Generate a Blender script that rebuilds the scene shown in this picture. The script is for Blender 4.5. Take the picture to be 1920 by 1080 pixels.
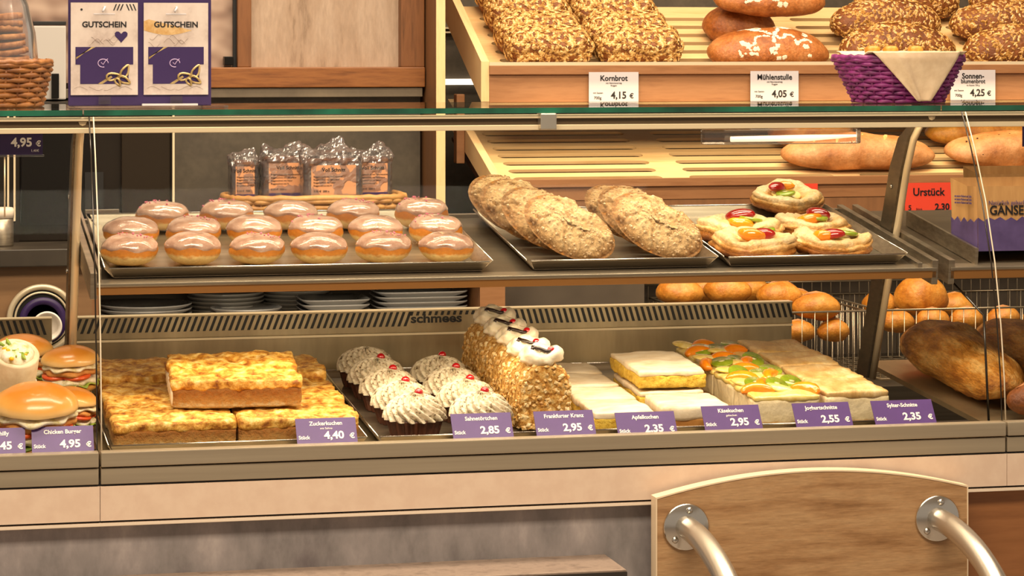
import bpy, bmesh, math, random
from mathutils import Vector, Matrix, noise, Euler

for o in list(bpy.data.objects): bpy.data.objects.remove(o)
S = bpy.context.scene
COL = S.collection
R = math.radians
PI = math.pi
random.seed(7)

# ------------------------------------------------------------------ camera
F_PX, PSI, HOR, CZ = 5075.0, R(12.88), 80.0, 1.45
cd = bpy.data.cameras.new('camera'); cam = bpy.data.objects.new('camera', cd); COL.objects.link(cam)
cd.sensor_width = 36; cd.lens = 36 * F_PX / 1920
cd.shift_y = -(540 - HOR) / 1920
cd.clip_start = .05
cam.location = (0, 0, CZ); cam.rotation_euler = (R(90), 0, -PSI)
S.camera = cam

# ------------------------------------------------------------------ world, lights, exposure
W = bpy.data.worlds.new('world'); S.world = W; W.use_nodes = True
W.node_tree.nodes['Background'].inputs[0].default_value = (1, .82, .64, 1)
W.node_tree.nodes['Background'].inputs[1].default_value = .33
vs = S.view_settings
vs.view_transform = 'Standard'; vs.look = 'None'; vs.gamma = 1; vs.use_curve_mapping = False
vs.exposure = .28

def area(name, loc, rot, sx, sy, power, color=(1, .82, .60)):
    l = bpy.data.lights.new(name, 'AREA'); l.shape = 'RECTANGLE'; l.size = sx; l.size_y = sy
    l.energy = power; l.color = color
    o = bpy.data.objects.new(name, l); COL.objects.link(o); o.location = loc; o.rotation_euler = rot
    return o
# ceiling luminaires over the customers, over the counter, over the bread wall
area('ceiling_light_front', (.5, 2.3, 2.85), (R(25), 0, 0), 2.4, .5, 68)
area('ceiling_light_counter', (.9, 3.9, 2.88), (0, 0, 0), 2.6, .35, 52)
area('ceiling_light_bread', (1.5, 4.75, 2.88), (R(14), 0, 0), 2.4, .25, 29)
# LED strips that the counter carries: under the top rail and under the upper shelf beam
area('rail_led', (.94, 3.972, 1.316), (R(20), 0, 0), 1.25, .012, .75, (1, .78, .5))
area('shelf_led', (.94, 3.905, 1.07), (R(28), 0, 0), 1.22, .012, 1.7, (1, .78, .5))
area('bread_led', (1.8, 5.14, 1.365), (R(12), 0, 0), 1.2, .012, .7, (1, .74, .42))

# ------------------------------------------------------------------ pixel helpers (image 1920 x 1080)
sP, cP = math.sin(PSI), math.cos(PSI)
def ray(px, py):
    u = (px - 960) / F_PX; v = (HOR - py) / F_PX
    return Vector((sP + u * cP, cP - u * sP, v))
def PY(px, py, Y):
    d = ray(px, py); return Vector((d.x * Y / d.y, Y, CZ + d.z * Y / d.y))
def PZ(px, py, z):
    d = ray(px, py); k = (z - CZ) / d.z; return Vector((d.x * k, d.y * k, z))
def PS(px, py, Y0, z0, s):
    d = ray(px, py); k = (z0 - s * Y0 - CZ) / (d.z - s * d.y)
    return Vector((d.x * k, d.y * k, CZ + d.z * k))
def X_(px, Y): return PY(px, 500, Y).x
def Z_(px, py, Y): return PY(px, py, Y).z

# ------------------------------------------------------------------ materials
def lin(c):
    if isinstance(c, str):
        c = [int(c[i:i + 2], 16) / 255 for i in (0, 2, 4)]
        c = [x / 12.92 if x <= .04045 else ((x + .055) / 1.055) ** 2.4 for x in c]
    return (c[0], c[1], c[2], 1)
def M(name, stops, scale=8., detail=5., rough=.5, bump=0., bscale=None, bdist=.004, metal=0., stretch=(1, 1, 1),
      coat=0., sss=0., axis=None, rng=(0, 1), mix=.3, tex='noise', spec=.5, grain=None):
    m = bpy.data.materials.new(name); m.use_nodes = True
    nt = m.node_tree; N = nt.nodes; L = nt.links; b = N['Principled BSDF']
    b.inputs['Roughness'].default_value = rough; b.inputs['Metallic'].default_value = metal
    b.inputs['Coat Weight'].default_value = coat; b.inputs['Coat Roughness'].default_value = .08
    b.inputs['Specular IOR Level'].default_value = spec
    if sss:
        b.inputs['Subsurface Weight'].default_value = sss
        b.inputs['Subsurface Radius'].default_value = (.6, .3, .15); b.inputs['Subsurface Scale'].default_value = .01
    if isinstance(stops, str):
        stops = [(0, stops)]
    tc = N.new('ShaderNodeTexCoord'); mp = N.new('ShaderNodeMapping'); mp.inputs['Scale'].default_value = stretch
    L.new(tc.outputs['Object'], mp.inputs['Vector'])
    def tx(sc):
        if tex == 'voronoi':
            t = N.new('ShaderNodeTexVoronoi'); t.inputs['Scale'].default_value = sc
            L.new(mp.outputs[0], t.inputs['Vector']); return t.outputs['Distance']
        t = N.new('ShaderNodeTexNoise'); t.inputs['Scale'].default_value = sc; t.inputs['Detail'].default_value = detail
        t.inputs['Roughness'].default_value = .62
        L.new(mp.outputs[0], t.inputs['Vector']); return t.outputs['Fac']
    if len(stops) == 1:
        b.inputs['Base Color'].default_value = lin(stops[0][1])
    else:
        cr = N.new('ShaderNodeValToRGB')
        while len(cr.color_ramp.elements) < len(stops): cr.color_ramp.elements.new(.5)
        for e, (p, c) in zip(cr.color_ramp.elements, stops): e.position = p; e.color = lin(c)
        fac = tx(scale)
        if axis:
            sx = N.new('ShaderNodeSeparateXYZ'); L.new(tc.outputs['Object'], sx.inputs[0])
            mr = N.new('ShaderNodeMapRange'); mr.clamp = False
            mr.inputs['From Min'].default_value, mr.inputs['From Max'].default_value = rng
            L.new(sx.outputs[axis], mr.inputs['Value'])
            a = N.new('ShaderNodeMath'); a.operation = 'MULTIPLY_ADD'
            L.new(fac, a.inputs[0]); a.inputs[1].default_value = mix; a.inputs[2].default_value = -mix / 2
            s = N.new('ShaderNodeMath'); s.operation = 'ADD'; L.new(a.outputs[0], s.inputs[0]); L.new(mr.outputs[0], s.inputs[1])
            fac = s.outputs[0]
        L.new(fac, cr.inputs[0]); out = cr.outputs[0]
        if grain:
            g = tx(grain[0]); mr2 = N.new('ShaderNodeMapRange'); mr2.inputs['From Min'].default_value = .3; mr2.inputs['From Max'].default_value = .7
            mr2.inputs['To Min'].default_value = 1 - grain[1]; mr2.inputs['To Max'].default_value = 1 + grain[1] * .5; L.new(g, mr2.inputs['Value'])
            vm = N.new('ShaderNodeVectorMath'); vm.operation = 'SCALE'; L.new(out, vm.inputs[0]); L.new(mr2.outputs[0], vm.inputs['Scale']); out = vm.outputs[0]
        L.new(out, b.inputs['Base Color'])
    if bump:
        bp = N.new('ShaderNodeBump'); bp.inputs['Strength'].default_value = bump; bp.inputs['Distance'].default_value = bdist
        L.new(tx(bscale or scale), bp.inputs['Height']); L.new(bp.outputs[0], b.inputs['Normal'])
    return m
def emit(name, c, s):
    m = bpy.data.materials.new(name); m.use_nodes = True; nt = m.node_tree; b = nt.nodes['Principled BSDF']
    b.inputs['Emission Color'].default_value = lin(c); b.inputs['Emission Strength'].default_value = s
    b.inputs['Base Color'].default_value = lin(c); return m
def film(name, tint, k=.8, rough=.0, base=0., ior=1.45, milk=0.):
    """thin clear sheet: transparent with a Fresnel mirror on it"""
    m = bpy.data.materials.new(name); m.use_nodes = True; nt = m.node_tree; N = nt.nodes; L = nt.links
    N.remove(N['Principled BSDF'])
    t = N.new('ShaderNodeBsdfTransparent'); t.inputs[0].default_value = lin(tint)
    g = N.new('ShaderNodeBsdfGlossy'); g.inputs['Roughness'].default_value = rough
    fr = N.new('ShaderNodeFresnel'); fr.inputs[0].default_value = ior
    mm = N.new('ShaderNodeMath'); mm.operation = 'MULTIPLY_ADD'; mm.inputs[1].default_value = k; mm.inputs[2].default_value = base
    mx = N.new('ShaderNodeMixShader'); L.new(fr.outputs[0], mm.inputs[0]); L.new(mm.outputs[0], mx.inputs[0])
    L.new(t.outputs[0], mx.inputs[1]); L.new(g.outputs[0], mx.inputs[2]); out = mx.outputs[0]
    if milk:
        df = N.new('ShaderNodeBsdfDiffuse'); df.inputs[0].default_value = lin('e8e0e0'); m2 = N.new('ShaderNodeMixShader'); m2.inputs[0].default_value = milk
        L.new(out, m2.inputs[1]); L.new(df.outputs[0], m2.inputs[2]); out = m2.outputs[0]
    L.new(out, N['Material Output'].inputs[0])
    return m

steel = M('steel', [(.3, '8d8272'), (.7, 'b8ab97')], 6, rough=.32, metal=.85, stretch=(.6, 8, 30))
steel_sill = M('steel_sill', [(.3, 'a89a84'), (.7, 'b8aa92')], 4, rough=.38, metal=.55, stretch=(.4, 6, 20))
steel_dark = M('steel_dark', [(.3, '5d5448'), (.7, '766a5a')], 6, rough=.35, metal=.7, stretch=(.6, 6, 20))
steel_back = M('steel_back', [(.3, '8d8066'), (.5, 'a8987a'), (.7, 'c4b492')], 3, 2, rough=.34, metal=.8, stretch=(2.5, 1, .5), grain=(30, .1))
chrome = M('chrome', 'd8d4cc', rough=.2, metal=1.)
brushed = M('brushed_tube', 'cfc8bd', rough=.3, metal=.9)
alu = M('cream_aluminium', 'e9d6b4', rough=.3, metal=.3)
groove = M('groove_dark', '5a4a36', rough=.4, metal=.4)
black = M('black', '0c0a0a', rough=.5)
blackgloss = M('black_gloss', '0e0b09', rough=.35, spec=.2)
cream = M('cream_laminate', [(.4, 'dec4ae'), (.6, 'e4ccb6')], 30, rough=.4)
white_strip = M('white_strip', 'ead9c4', rough=.4)
concrete = M('grey_concrete', [(.3, '6f686a'), (.42, '858080'), (.55, '979090'), (.7, 'b3aaa8')], 13, 10, rough=.45, bump=.04, stretch=(1, 1, .5), grain=(60, .12))
concrete_beige = M('beige_concrete', [(.30, '6f5843'), (.42, 'a38a74'), (.7, 'b8a28e')], 9, 9, rough=.7, stretch=(2, 1, .45), bump=.1, bscale=60, grain=(90, .15))
stone = M('stone_brown', [(.3, '423a30'), (.7, '5d5344')], 9, 8, rough=.5, grain=(80, .2))
stone_cab = M('stone_cabinet', [(.3, '4c4238'), (.7, '665a4c')], 7, 8, rough=.5)
oven_dark = M('oven_dark', [(.3, '17110b'), (.7, '221a12')], 4, rough=.5, spec=.2)
wood_pine = M('pine_red', [(.25, '54300f'), (.42, '7d4b22'), (.55, '8f5a2c'), (.75, '6d401c')], 9, 8, rough=.45, stretch=(1, 9, 9), bump=.04)
wood_pine_v = M('pine_red_upright', [(.25, '543214'), (.5, '7d4f2a'), (.75, '694020')], 9, 8, rough=.45, stretch=(9, 9, 1), bump=.04)
wood_light = M('beech_light', [(.3, 'd9ac70'), (.5, 'e8c48c'), (.7, 'dfb67c')], 5, 7, rough=.5, stretch=(1, 9, 9), bump=.03)
wood_light_y = M('beech_light_side', [(.3, 'dcae72'), (.5, 'ecca95'), (.7, 'e0b880')], 5, 7, rough=.5, stretch=(9, 1, 1), bump=.03)
wood_face_shaded = M('beech_front_shaded', [(.3, '8a5c38'), (.5, '9f6f47'), (.7, '94653e')], 8, 7, rough=.5, stretch=(1, 9, 9), bump=.03)  # beech darkened in colour to stand for shade on the front faces
wood_upright = M('upright_veneer', [(.3, '7a5334'), (.7, '8d623e')], 8, 7, rough=.5, stretch=(9, 9, 1))
wood_oak = M('oak_panel', [(.25, '76532f'), (.38, '9c744c'), (.5, 'b38c62'), (.6, 'bb966c'), (.8, '8f683f')], 6, 12, rough=.5, stretch=(1, 4, 8), bump=.12, grain=(50, .22))
wood_oak_red = M('oak_red_panel', [(.25, '7a4c28'), (.5, '96633a'), (.75, '84552e')], 4, 9, rough=.5, stretch=(1, 4, 9), bump=.05)
slot_shade_wood = M('slot_shade_brown', '5a3a1c', rough=.8)  # dark brown puts the shade inside the tray slots into colour
oak_edge = M('oak_edge', 'ecd5b4', rough=.4)
shelf_slate = M('slate_top', [(.3, '6e5e54'), (.5, '8f7d70'), (.7, '7c6c61')], 40, 6, rough=.6)
shelf_edge = M('slate_edge', '2e2823', rough=.5)
purple = M('purple_card', [(.4, '553a78'), (.6, '5d4082')], 12, rough=.35)
purple_dark = M('purple_dark', '301a50', rough=.45)
white_text = M('white_print', 'f4efe9', rough=.5)
black_text = M('black_print', '141014', rough=.5)
card_white = M('white_card', 'cbc5c8', rough=.5)
card_pink = M('voucher_card', [(.38, 'b5a49c'), (.5, 'c9bab2'), (.62, 'cfc2ba')], 18, 6, rough=.4)
gold = M('gold_ribbon', [(.3, '8a6a3a'), (.6, 'd8bd85')], 60, rough=.3, metal=.4)
red_card = M('red_card', 'e0442c', rough=.5)
grey_plastic = M('grey_plastic', 'b9b3ad', rough=.5)
poster_m = M('poster_photo', [(.3, '4f382e'), (.42, '8f7464'), (.55, 'b59c8a'), (.66, 'c9b4a2'), (.8, '7a6052')], 5, 2, rough=.5, stretch=(1.6, 1, 2.6))
glass_clear = film('glass_clear', (.985, .99, .98), .06)
glass_top = film('glass_top', (.94, .97, .95), .75)
glass_edge = M('glass_edge_green', [(.35, '0e3b2c'), (.65, '1d6a50')], 9, 3, rough=.15, stretch=(1, 1, 1), coat=.4)
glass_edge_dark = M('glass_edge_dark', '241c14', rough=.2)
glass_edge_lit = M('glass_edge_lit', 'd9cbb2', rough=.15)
bagfilm = film('bag_film', (.97, .95, .95), 1.2, .16, .10, milk=.065)
clear_plastic = film('clear_plastic', (.9, .86, .83), 1.0, .1, .05)
led_tube = emit('led_tube', 'ffedd0', .8)

# foods
M_bun_z = M('doughnut_dough', [(0, 'c98d42'), (.16, 'e6c27c'), (.34, 'edcf8c'), (.44, 'cf8630'), (.7, 'b0651c'), (1, 'b56c22')], 70, 4, rough=.5, bump=.3, bscale=120, bdist=.002, axis='Z', rng=(-.024, .03), mix=.28, sss=.05, grain=(160, .15))
M_glaze = M('doughnut_glaze', [(.3, '96705e'), (.5, 'b08a76'), (.7, 'c6a490')], 45, 3, rough=.08, coat=1., bump=.45, bscale=70, bdist=.003)
M_spr_pink = M('sprinkle_pink', 'c8627a', rough=.5)
M_streusel = M('streusel_bun', [(0, 'a8661e'), (.36, 'c4863a'), (.48, '94693e'), (.60, 'b08656'), (.8, 'c6a06e'), (1, 'd9ba8a')], 55, 9, rough=.85, bump=1., bscale=110, bdist=.006, axis='Z', rng=(-.022, .022), mix=1.0, grain=(190, .5))
M_sugar = M('sugar_crumb', [(.4, 'b5926a'), (.6, 'd9c09a')], 90, rough=.6)
M_puff = M('puff_pastry', [(0, '7a3e0c'), (.33, 'b06c24'), (.52, 'cf9448'), (.70, 'e0b474'), (.9, 'e2c292')], 50, 8, rough=.45, bump=.9, bscale=120, bdist=.003, axis='Z', rng=(0, .030), mix=1.2, coat=.15, grain=(220, .3))
M_peach = M('peach', [(.3, 'd97c08'), (.7, 'f0a01e')], 30, rough=.15, coat=.8, sss=.2)
M_orange = M('mandarin', [(.3, 'ee7d0c'), (.7, 'f99a22')], 60, rough=.2, coat=.6, sss=.2)
M_berry = M('strawberry', [(.3, '7a0e0a'), (.7, 'b01e14')], 60, rough=.15, coat=.9)
M_kiwi = M('kiwi', [(.3, '6a8414'), (.7, 'a0b030')], 50, rough=.2, coat=.7)
M_kiwi_core = M('kiwi_core', 'd9d69a', rough=.3)
M_pear = M('pear_slice', [(.3, 'd9b44e'), (.5, 'ecd27a'), (.7, 'f6e3a0')], 60, rough=.2, coat=.6)
M_custard = M('custard', 'f0d98a', rough=.3, coat=.4)
M_redberry = M('red_currant', 'b3141c', rough=.12, coat=1.)
M_zk_top = M('sugar_cake_crust', [(.28, '7a3c0c'), (.38, 'b06a1c'), (.47, 'd99a38'), (.56, 'efbf60'), (.68, 'f6dc9c')], 60, 7, rough=.5, bump=1., bscale=90, bdist=.004, grain=(30, .35))
M_zk_side = M('sugar_cake_crumb', [(0, 'e2cc9c'), (.25, 'c0904c'), (.6, 'a3692a'), (1, '9a5a1e')], 110, 6, rough=.8, bump=.9, bscale=200, axis='Z', rng=(0, .034), mix=.9, grain=(220, .3))
M_creamfill = M('cream_filling', [(.3, 'e9d6b6'), (.7, 'f5e8d2')], 50, rough=.5, sss=.1)
M_choc = M('chocolate_case', [(.3, '3a1a0c'), (.7, '5c2e18')], 60, rough=.5, bump=.3)
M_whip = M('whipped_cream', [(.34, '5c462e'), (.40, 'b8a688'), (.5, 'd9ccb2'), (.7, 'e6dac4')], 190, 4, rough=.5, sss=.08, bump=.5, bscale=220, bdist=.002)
M_whip_white = M('whipped_cream_white', [(.3, 'd9c49e'), (.45, 'e6d8bc'), (.7, 'efe4d0')], 60, 4, rough=.45, sss=.1, bump=.4)
M_nut = M('nut_brittle', [(.28, '8a5212'), (.42, 'c08430'), (.55, 'dcae60'), (.7, 'f0d69c')], 150, 6, rough=.65, bump=1., bscale=180, bdist=.004)
M_nutbit = M('almond_bit', [(.3, 'b5762a'), (.45, 'd9a858'), (.65, 'f4e0b0')], 90, 2, rough=.5)
M_drizzle = M('chocolate_drizzle', '22100a', rough=.25, coat=.5)
M_icing = M('white_icing', [(.3, 'd8bf98'), (.45, 'e6d4b6'), (.6, 'f0e2ca')], 30, 6, rough=.5, bump=.4, bscale=45, bdist=.004, stretch=(1, 2.5, 1))
M_sponge = M('yellow_sponge', [(.3, 'b98a1c'), (.45, 'd9b23c'), (.6, 'e6c552'), (.75, 'f0da80')], 110, 6, rough=.75, bump=1., bscale=160)
M_biscuit = M('brown_biscuit', [(.3, '9a6428'), (.7, 'b98340')], 60, rough=.7)
M_creamslice = M('cream_slice', [(0, 'a8743a'), (.14, 'c09456'), (.22, 'e0cfa6'), (.6, 'eadbb8'), (1, 'e6d2a6')], 70, 5, rough=.5, axis='Z', rng=(0, .045), mix=.25, bump=.5, bscale=100, grain=(120, .12))
M_tanglaze = M('tan_gelee', [(.3, 'b98c4e'), (.45, 'd2aa6a'), (.55, 'ddba7e'), (.7, 'ecd6a6')], 22, 7, rough=.35, bump=.6, bscale=40, bdist=.004, stretch=(2, 1, 1), grain=(120, .15))
M_dark_bun = M('burger_bun', [(0, 'ecc88a'), (.25, 'd9a050'), (.5, 'c27a28'), (1, 'b0661c')], 12, 4, rough=.28, axis='Z', rng=(0, .04), mix=.35, coat=.25)
M_lettuce = M('lettuce', [(.3, '6f8f1e'), (.7, 'b9c95a')], 40, rough=.35)
M_tomato = M('tomato', [(.3, 'c8401c'), (.7, 'e2632e')], 30, rough=.2, coat=.5)
M_patty = M('chicken_patty', [(.3, 'b8702c'), (.7, 'd99a50')], 90, rough=.7, bump=.6)
M_slaw = M('creamy_salad', [(.35, 'cfc07c'), (.5, 'eee2c4'), (.7, 'f6efdc')], 90, 5, rough=.35, bump=.4)
M_tortilla = M('tortilla', [(.35, 'd8c09a'), (.6, 'ecdcbc')], 30, 5, rough=.6)
M_corn = M('corn', 'f0b81e', rough=.3)
M_paper = M('white_paper', 'e6dccb', rough=.6)
M_crust = M('bread_crust_brown', [(.25, '6c3410'), (.42, 'a05820'), (.55, 'b97034'), (.75, 'cc8e54')], 22, 9, rough=.42, bump=.7, bscale=120, bdist=.003, grain=(180, .3))
M_crust_d = M('bread_crust_dark', [(.25, '4a220a'), (.5, '824616'), (.8, 'a86828')], 30, 9, rough=.45, bump=.8, bscale=120, grain=(180, .3))
M_crust_l = M('bread_crust_pale', [(.28, '8a5020'), (.42, 'b0723a'), (.55, 'c08650'), (.7, 'd09e6a')], 18, 9, rough=.5, bump=.6, bscale=110, bdist=.003, grain=(160, .22))
M_crust_g = M('bread_crust_golden', [(.25, '8a4a10'), (.45, 'bf7a22'), (.6, 'd6983c'), (.8, 'e6b568')], 18, 9, rough=.4, bump=.6, bscale=110, bdist=.003, grain=(160, .22))
M_crust_s = M('bread_crust_streaked', [(.28, '5c2c0a'), (.40, 'a0601c'), (.52, 'cf8c38'), (.66, 'eebc70')], 16, 9, rough=.42, bump=.9, bscale=70, bdist=.005, stretch=(3, .7, 3), grain=(120, .35))
M_cut = M('pale_cut', [(.3, 'c8924a'), (.5, 'deb470'), (.7, 'ecd09a')], 60, 7, rough=.6, bump=.6, bscale=120)
M_roll = M('roll_crust', [(.25, '96500e'), (.45, 'c47a24'), (.6, 'd9943a'), (.8, 'ecb870')], 24, 8, rough=.4, bump=.5, bscale=110, grain=(160, .2))
M_flour = M('flour_dust', 'f0e2c6', rough=.9)
M_oat = M('oat_flakes', [(.28, '5a3410'), (.41, 'a06e2e'), (.54, 'd2a45c'), (.68, 'f4da9e')], 130, 2, rough=.5)
M_seed = M('sunflower_seeds', [(.3, '744616'), (.45, 'b5823e'), (.6, 'd9ab66'), (.75, 'f0d8a2')], 130, 2, rough=.28)
M_hole = M('prick_hole', '4a2a10', rough=.8)
M_rye = M('dark_rye', [(.3, '4a2a18'), (.6, '6c4228'), (.8, '825638')], 60, 7, rough=.8, bump=.4)
M_label = M('kraft_label', 'cf9468', rough=.6)
M_wicker = M('wicker_brown', [(.3, '6a3a1a'), (.6, '96602e'), (.8, 'b07a40')], 40, rough=.45)
M_wicker_l = M('wicker_pale', [(.3, '9c6a34'), (.6, 'c4914e'), (.8, 'd8ac6a')], 40, rough=.5)
M_wicker_p = M('wicker_purple', [(.3, '4c0f42'), (.6, '842a70'), (.8, 'a04288')], 50, rough=.4)
M_napkin = M('napkin', [(.35, 'd9bd9c'), (.65, 'e6cdae')], 60, 6, rough=.8, bump=.1, bscale=200)
M_kraft = M('kraft_bag', [(.35, 'b58752'), (.65, 'c89a62')], 20, rough=.7, stretch=(3, 3, .6))
M_bagpurple = M('bag_purple', [(.35, '4a3a6a'), (.65, '5d4c80')], 30, rough=.6)
M_plate = M('plate_glaze', [(.4, 'a8a8a8'), (.6, 'b4b2ae')], 4, rough=.15, coat=.5)
M_cookie = M('cookie', [(.3, '6a3810'), (.5, '96602a'), (.7, 'b58044')], 60, 6, rough=.6, bump=.5)
M_wire = M('basket_wire', 'b5a58c', rough=.3, metal=.8)
M_cup = M('cup_white', 'efe6da', rough=.3)
M_ring = M('ring_cream', 'd6c6a8', rough=.3, metal=.3)

# ------------------------------------------------------------------ mesh builder
class MB:
    def __init__(s): s.v = []; s.f = []; s.m = []
    def add(s, vs_, fs, mi=0, mtx=None):
        n = len(s.v)
        for p in vs_: s.v.append(tuple(mtx @ Vector(p)) if mtx else tuple(p))
        for f in fs: s.f.append([i + n for i in f]); s.m.append(mi)
        return s
    def box(s, x0, x1, y0, y1, z0, z1, mi=0, mtx=None):
        return s.add([(x0, y0, z0), (x1, y0, z0), (x1, y1, z0), (x0, y1, z0), (x0, y0, z1), (x1, y0, z1), (x1, y1, z1), (x0, y1, z1)],
                     [(0, 3, 2, 1), (4, 5, 6, 7), (0, 1, 5, 4), (1, 2, 6, 5), (2, 3, 7, 6), (3, 0, 4, 7)], mi, mtx)
    def tube(s, pts, r, n=8, mi=0, caps=True, closed=False):
        pts = [Vector(p) for p in pts]; k = len(pts); base = len(s.v); prev = None
        for i, p in enumerate(pts):
            if closed: t = pts[(i + 1) % k] - pts[i - 1]
            else: t = pts[min(i + 1, k - 1)] - pts[max(i - 1, 0)]
            t.normalize()
            a = prev - t * prev.dot(t) if prev else t.orthogonal()
            if a.length < 1e-6: a = t.orthogonal()
            a.normalize(); prev = a; b = t.cross(a)
            rr = r[i] if isinstance(r, (list, tuple)) else r
            for j in range(n):
                th = 2 * PI * j / n; s.v.append(tuple(p + (a * math.cos(th) + b * math.sin(th)) * rr))
        for i in range(k if closed else k - 1):
            i2 = (i + 1) % k
            for j in range(n):
                s.f.append([base + i * n + j, base + i * n + (j + 1) % n, base + i2 * n + (j + 1) % n, base + i2 * n + j]); s.m.append(mi)
        if caps and not closed:
            s.f.append([base + j for j in range(n)][::-1]); s.m.append(mi)
            s.f.append([base + (k - 1) * n + j for j in range(n)]); s.m.append(mi)
        return s
    def lathe(s, prof, n=32, mi=0, sx=1, sy=1, mtx=None, cap=True):
        vs_ = []; fs = []
        for r, z in prof:
            for j in range(n):
                th = 2 * PI * j / n; vs_.append((r * math.cos(th) * sx, r * math.sin(th) * sy, z))
        for i in range(len(prof) - 1):
            for j in range(n): fs.append((i * n + j, i * n + (j + 1) % n, (i + 1) * n + (j + 1) % n, (i + 1) * n + j))
        if cap:
            fs.append(tuple(range(n))[::-1]); fs.append(tuple((len(prof) - 1) * n + j for j in range(n)))
        return s.add(vs_, fs, mi, mtx)
    def prism(s, poly, t, mi=0, mtx=None):
        """poly in local XZ, extruded along +Y by t"""
        n = len(poly)
        v = [(x, 0, z) for x, z in poly] + [(x, t, z) for x, z in poly]
        f = [tuple(range(n)), tuple(range(n, 2 * n))[::-1]] + [(i, i + n, (i + 1) % n + n, (i + 1) % n) for i in range(n)]
        return s.add(v, f, mi, mtx)
    def mesh(s, name, bevel=0., seg=2):
        me = bpy.data.meshes.new(name); me.from_pydata(s.v, [], s.f)
        me.polygons.foreach_set('material_index', s.m); 
        bm = bmesh.new(); bm.from_mesh(me)
        if bevel:
            bmesh.ops.bevel(bm, geom=list(bm.edges), offset=bevel, segments=seg, affect='EDGES', profile=.6)
        bmesh.ops.recalc_face_normals(bm, faces=bm.faces)
        bm.to_mesh(me); bm.free(); me.update()
        return me
    def build(s, name, mat, parent=None, smooth=False, loc=(0, 0, 0), rot=(0, 0, 0), bevel=0.):
        return obj(name, s.mesh(name, bevel), mat, parent, smooth, loc, rot)
def obj(name, me, mat=None, parent=None, smooth=False, loc=(0, 0, 0), rot=(0, 0, 0)):
    if mat is not None and not len(me.materials):
        for m in (mat if isinstance(mat, (list, tuple)) else [mat]): me.materials.append(m)
    if smooth: me.polygons.foreach_set('use_smooth', [True] * len(me.polygons))
    o = bpy.data.objects.new(name, me); COL.objects.link(o); o.parent = parent
    o.location = loc; o.rotation_euler = rot
    return o
def tag(o, label, cat, group=None):
    o['label'] = label; o['category'] = cat
    if group: o['group'] = group
    return o
def thing(name, label, cat, loc=(0, 0, 0), rot=(0, 0, 0), group=None):
    o = bpy.data.objects.new(name, None); COL.objects.link(o); o.location = loc; o.rotation_euler = rot
    o.empty_display_size = .02
    return tag(o, label, cat, group)
def struct(o): o['kind'] = 'structure'; return o
def stuff(o): o['kind'] = 'stuff'; return o
def dup(root, loc, rot, label=None, scale=None):
    def cp(o, par):
        c = o.copy(); COL.objects.link(c); c.parent = par
        for ch in KIDS.get(o.name, []): cp(ch, c)
        return c
    r = cp(root, None); r.location = loc; r.rotation_euler = rot
    if scale: r.scale = scale
    if label: r['label'] = label
    return r
KIDS = {}
def index_kids():
    KIDS.clear()
    for o in COL.objects:
        if o.parent: KIDS.setdefault(o.parent.name, []).append(o)

def nz(p, sc, sd=0., oct_=3):
    v = 0; a = 1
    for k in range(oct_):
        v += a * noise.noise(Vector((p[0] * sc + sd, p[1] * sc - sd, p[2] * sc + 2 * sd))); sc *= 2.1; a *= .5
    return v
def bumpy(me, amp, scale, seed=0., oct_=3, mask=None):
    ns = [v.normal.copy() for v in me.vertices]
    for v, n in zip(me.vertices, ns):
        w = mask(v.co) if mask else 1
        if w: v.co += n * (amp * w * nz(v.co, scale, seed, oct_))
    me.update(); return me
def subbox(lx, ly, lz, nx, ny, nz_, r=.004, name='block'):
    """rounded subdivided block, origin at the middle of its base"""
    idx = {}; V = []; Fc = []
    def vid(i, j, k):
        key = (i, j, k)
        if key not in idx:
            p = Vector((lx * (i / nx - .5), ly * (j / ny - .5), lz * k / nz_))
            q = Vector((max(-lx / 2 + r, min(lx / 2 - r, p.x)), max(-ly / 2 + r, min(ly / 2 - r, p.y)), max(r, min(lz - r, p.z))))
            d = p - q
            if d.length > 1e-9: p = q + d.normalized() * r
            idx[key] = len(V); V.append(tuple(p))
        return idx[key]
    for i in range(nx):
        for j in range(ny):
            Fc.append([vid(i, j, 0), vid(i, j + 1, 0), vid(i + 1, j + 1, 0), vid(i + 1, j, 0)])
            Fc.append([vid(i, j, nz_), vid(i + 1, j, nz_), vid(i + 1, j + 1, nz_), vid(i, j + 1, nz_)])
    for i in range(nx):
        for k in range(nz_):
            Fc.append([vid(i, 0, k), vid(i + 1, 0, k), vid(i + 1, 0, k + 1), vid(i, 0, k + 1)])
            Fc.append([vid(i, ny, k), vid(i, ny, k + 1), vid(i + 1, ny, k + 1), vid(i + 1, ny, k)])
    for j in range(ny):
        for k in range(nz_):
            Fc.append([vid(0, j, k), vid(0, j, k + 1), vid(0, j + 1, k + 1), vid(0, j + 1, k)])
            Fc.append([vid(nx, j, k), vid(nx, j + 1, k), vid(nx, j + 1, k + 1), vid(nx, j, k + 1)])
    me = bpy.data.meshes.new(name); me.from_pydata(V, [], Fc); me.update(); return me
def spow(c, e): return math.copysign(abs(c) ** e, c)
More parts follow.
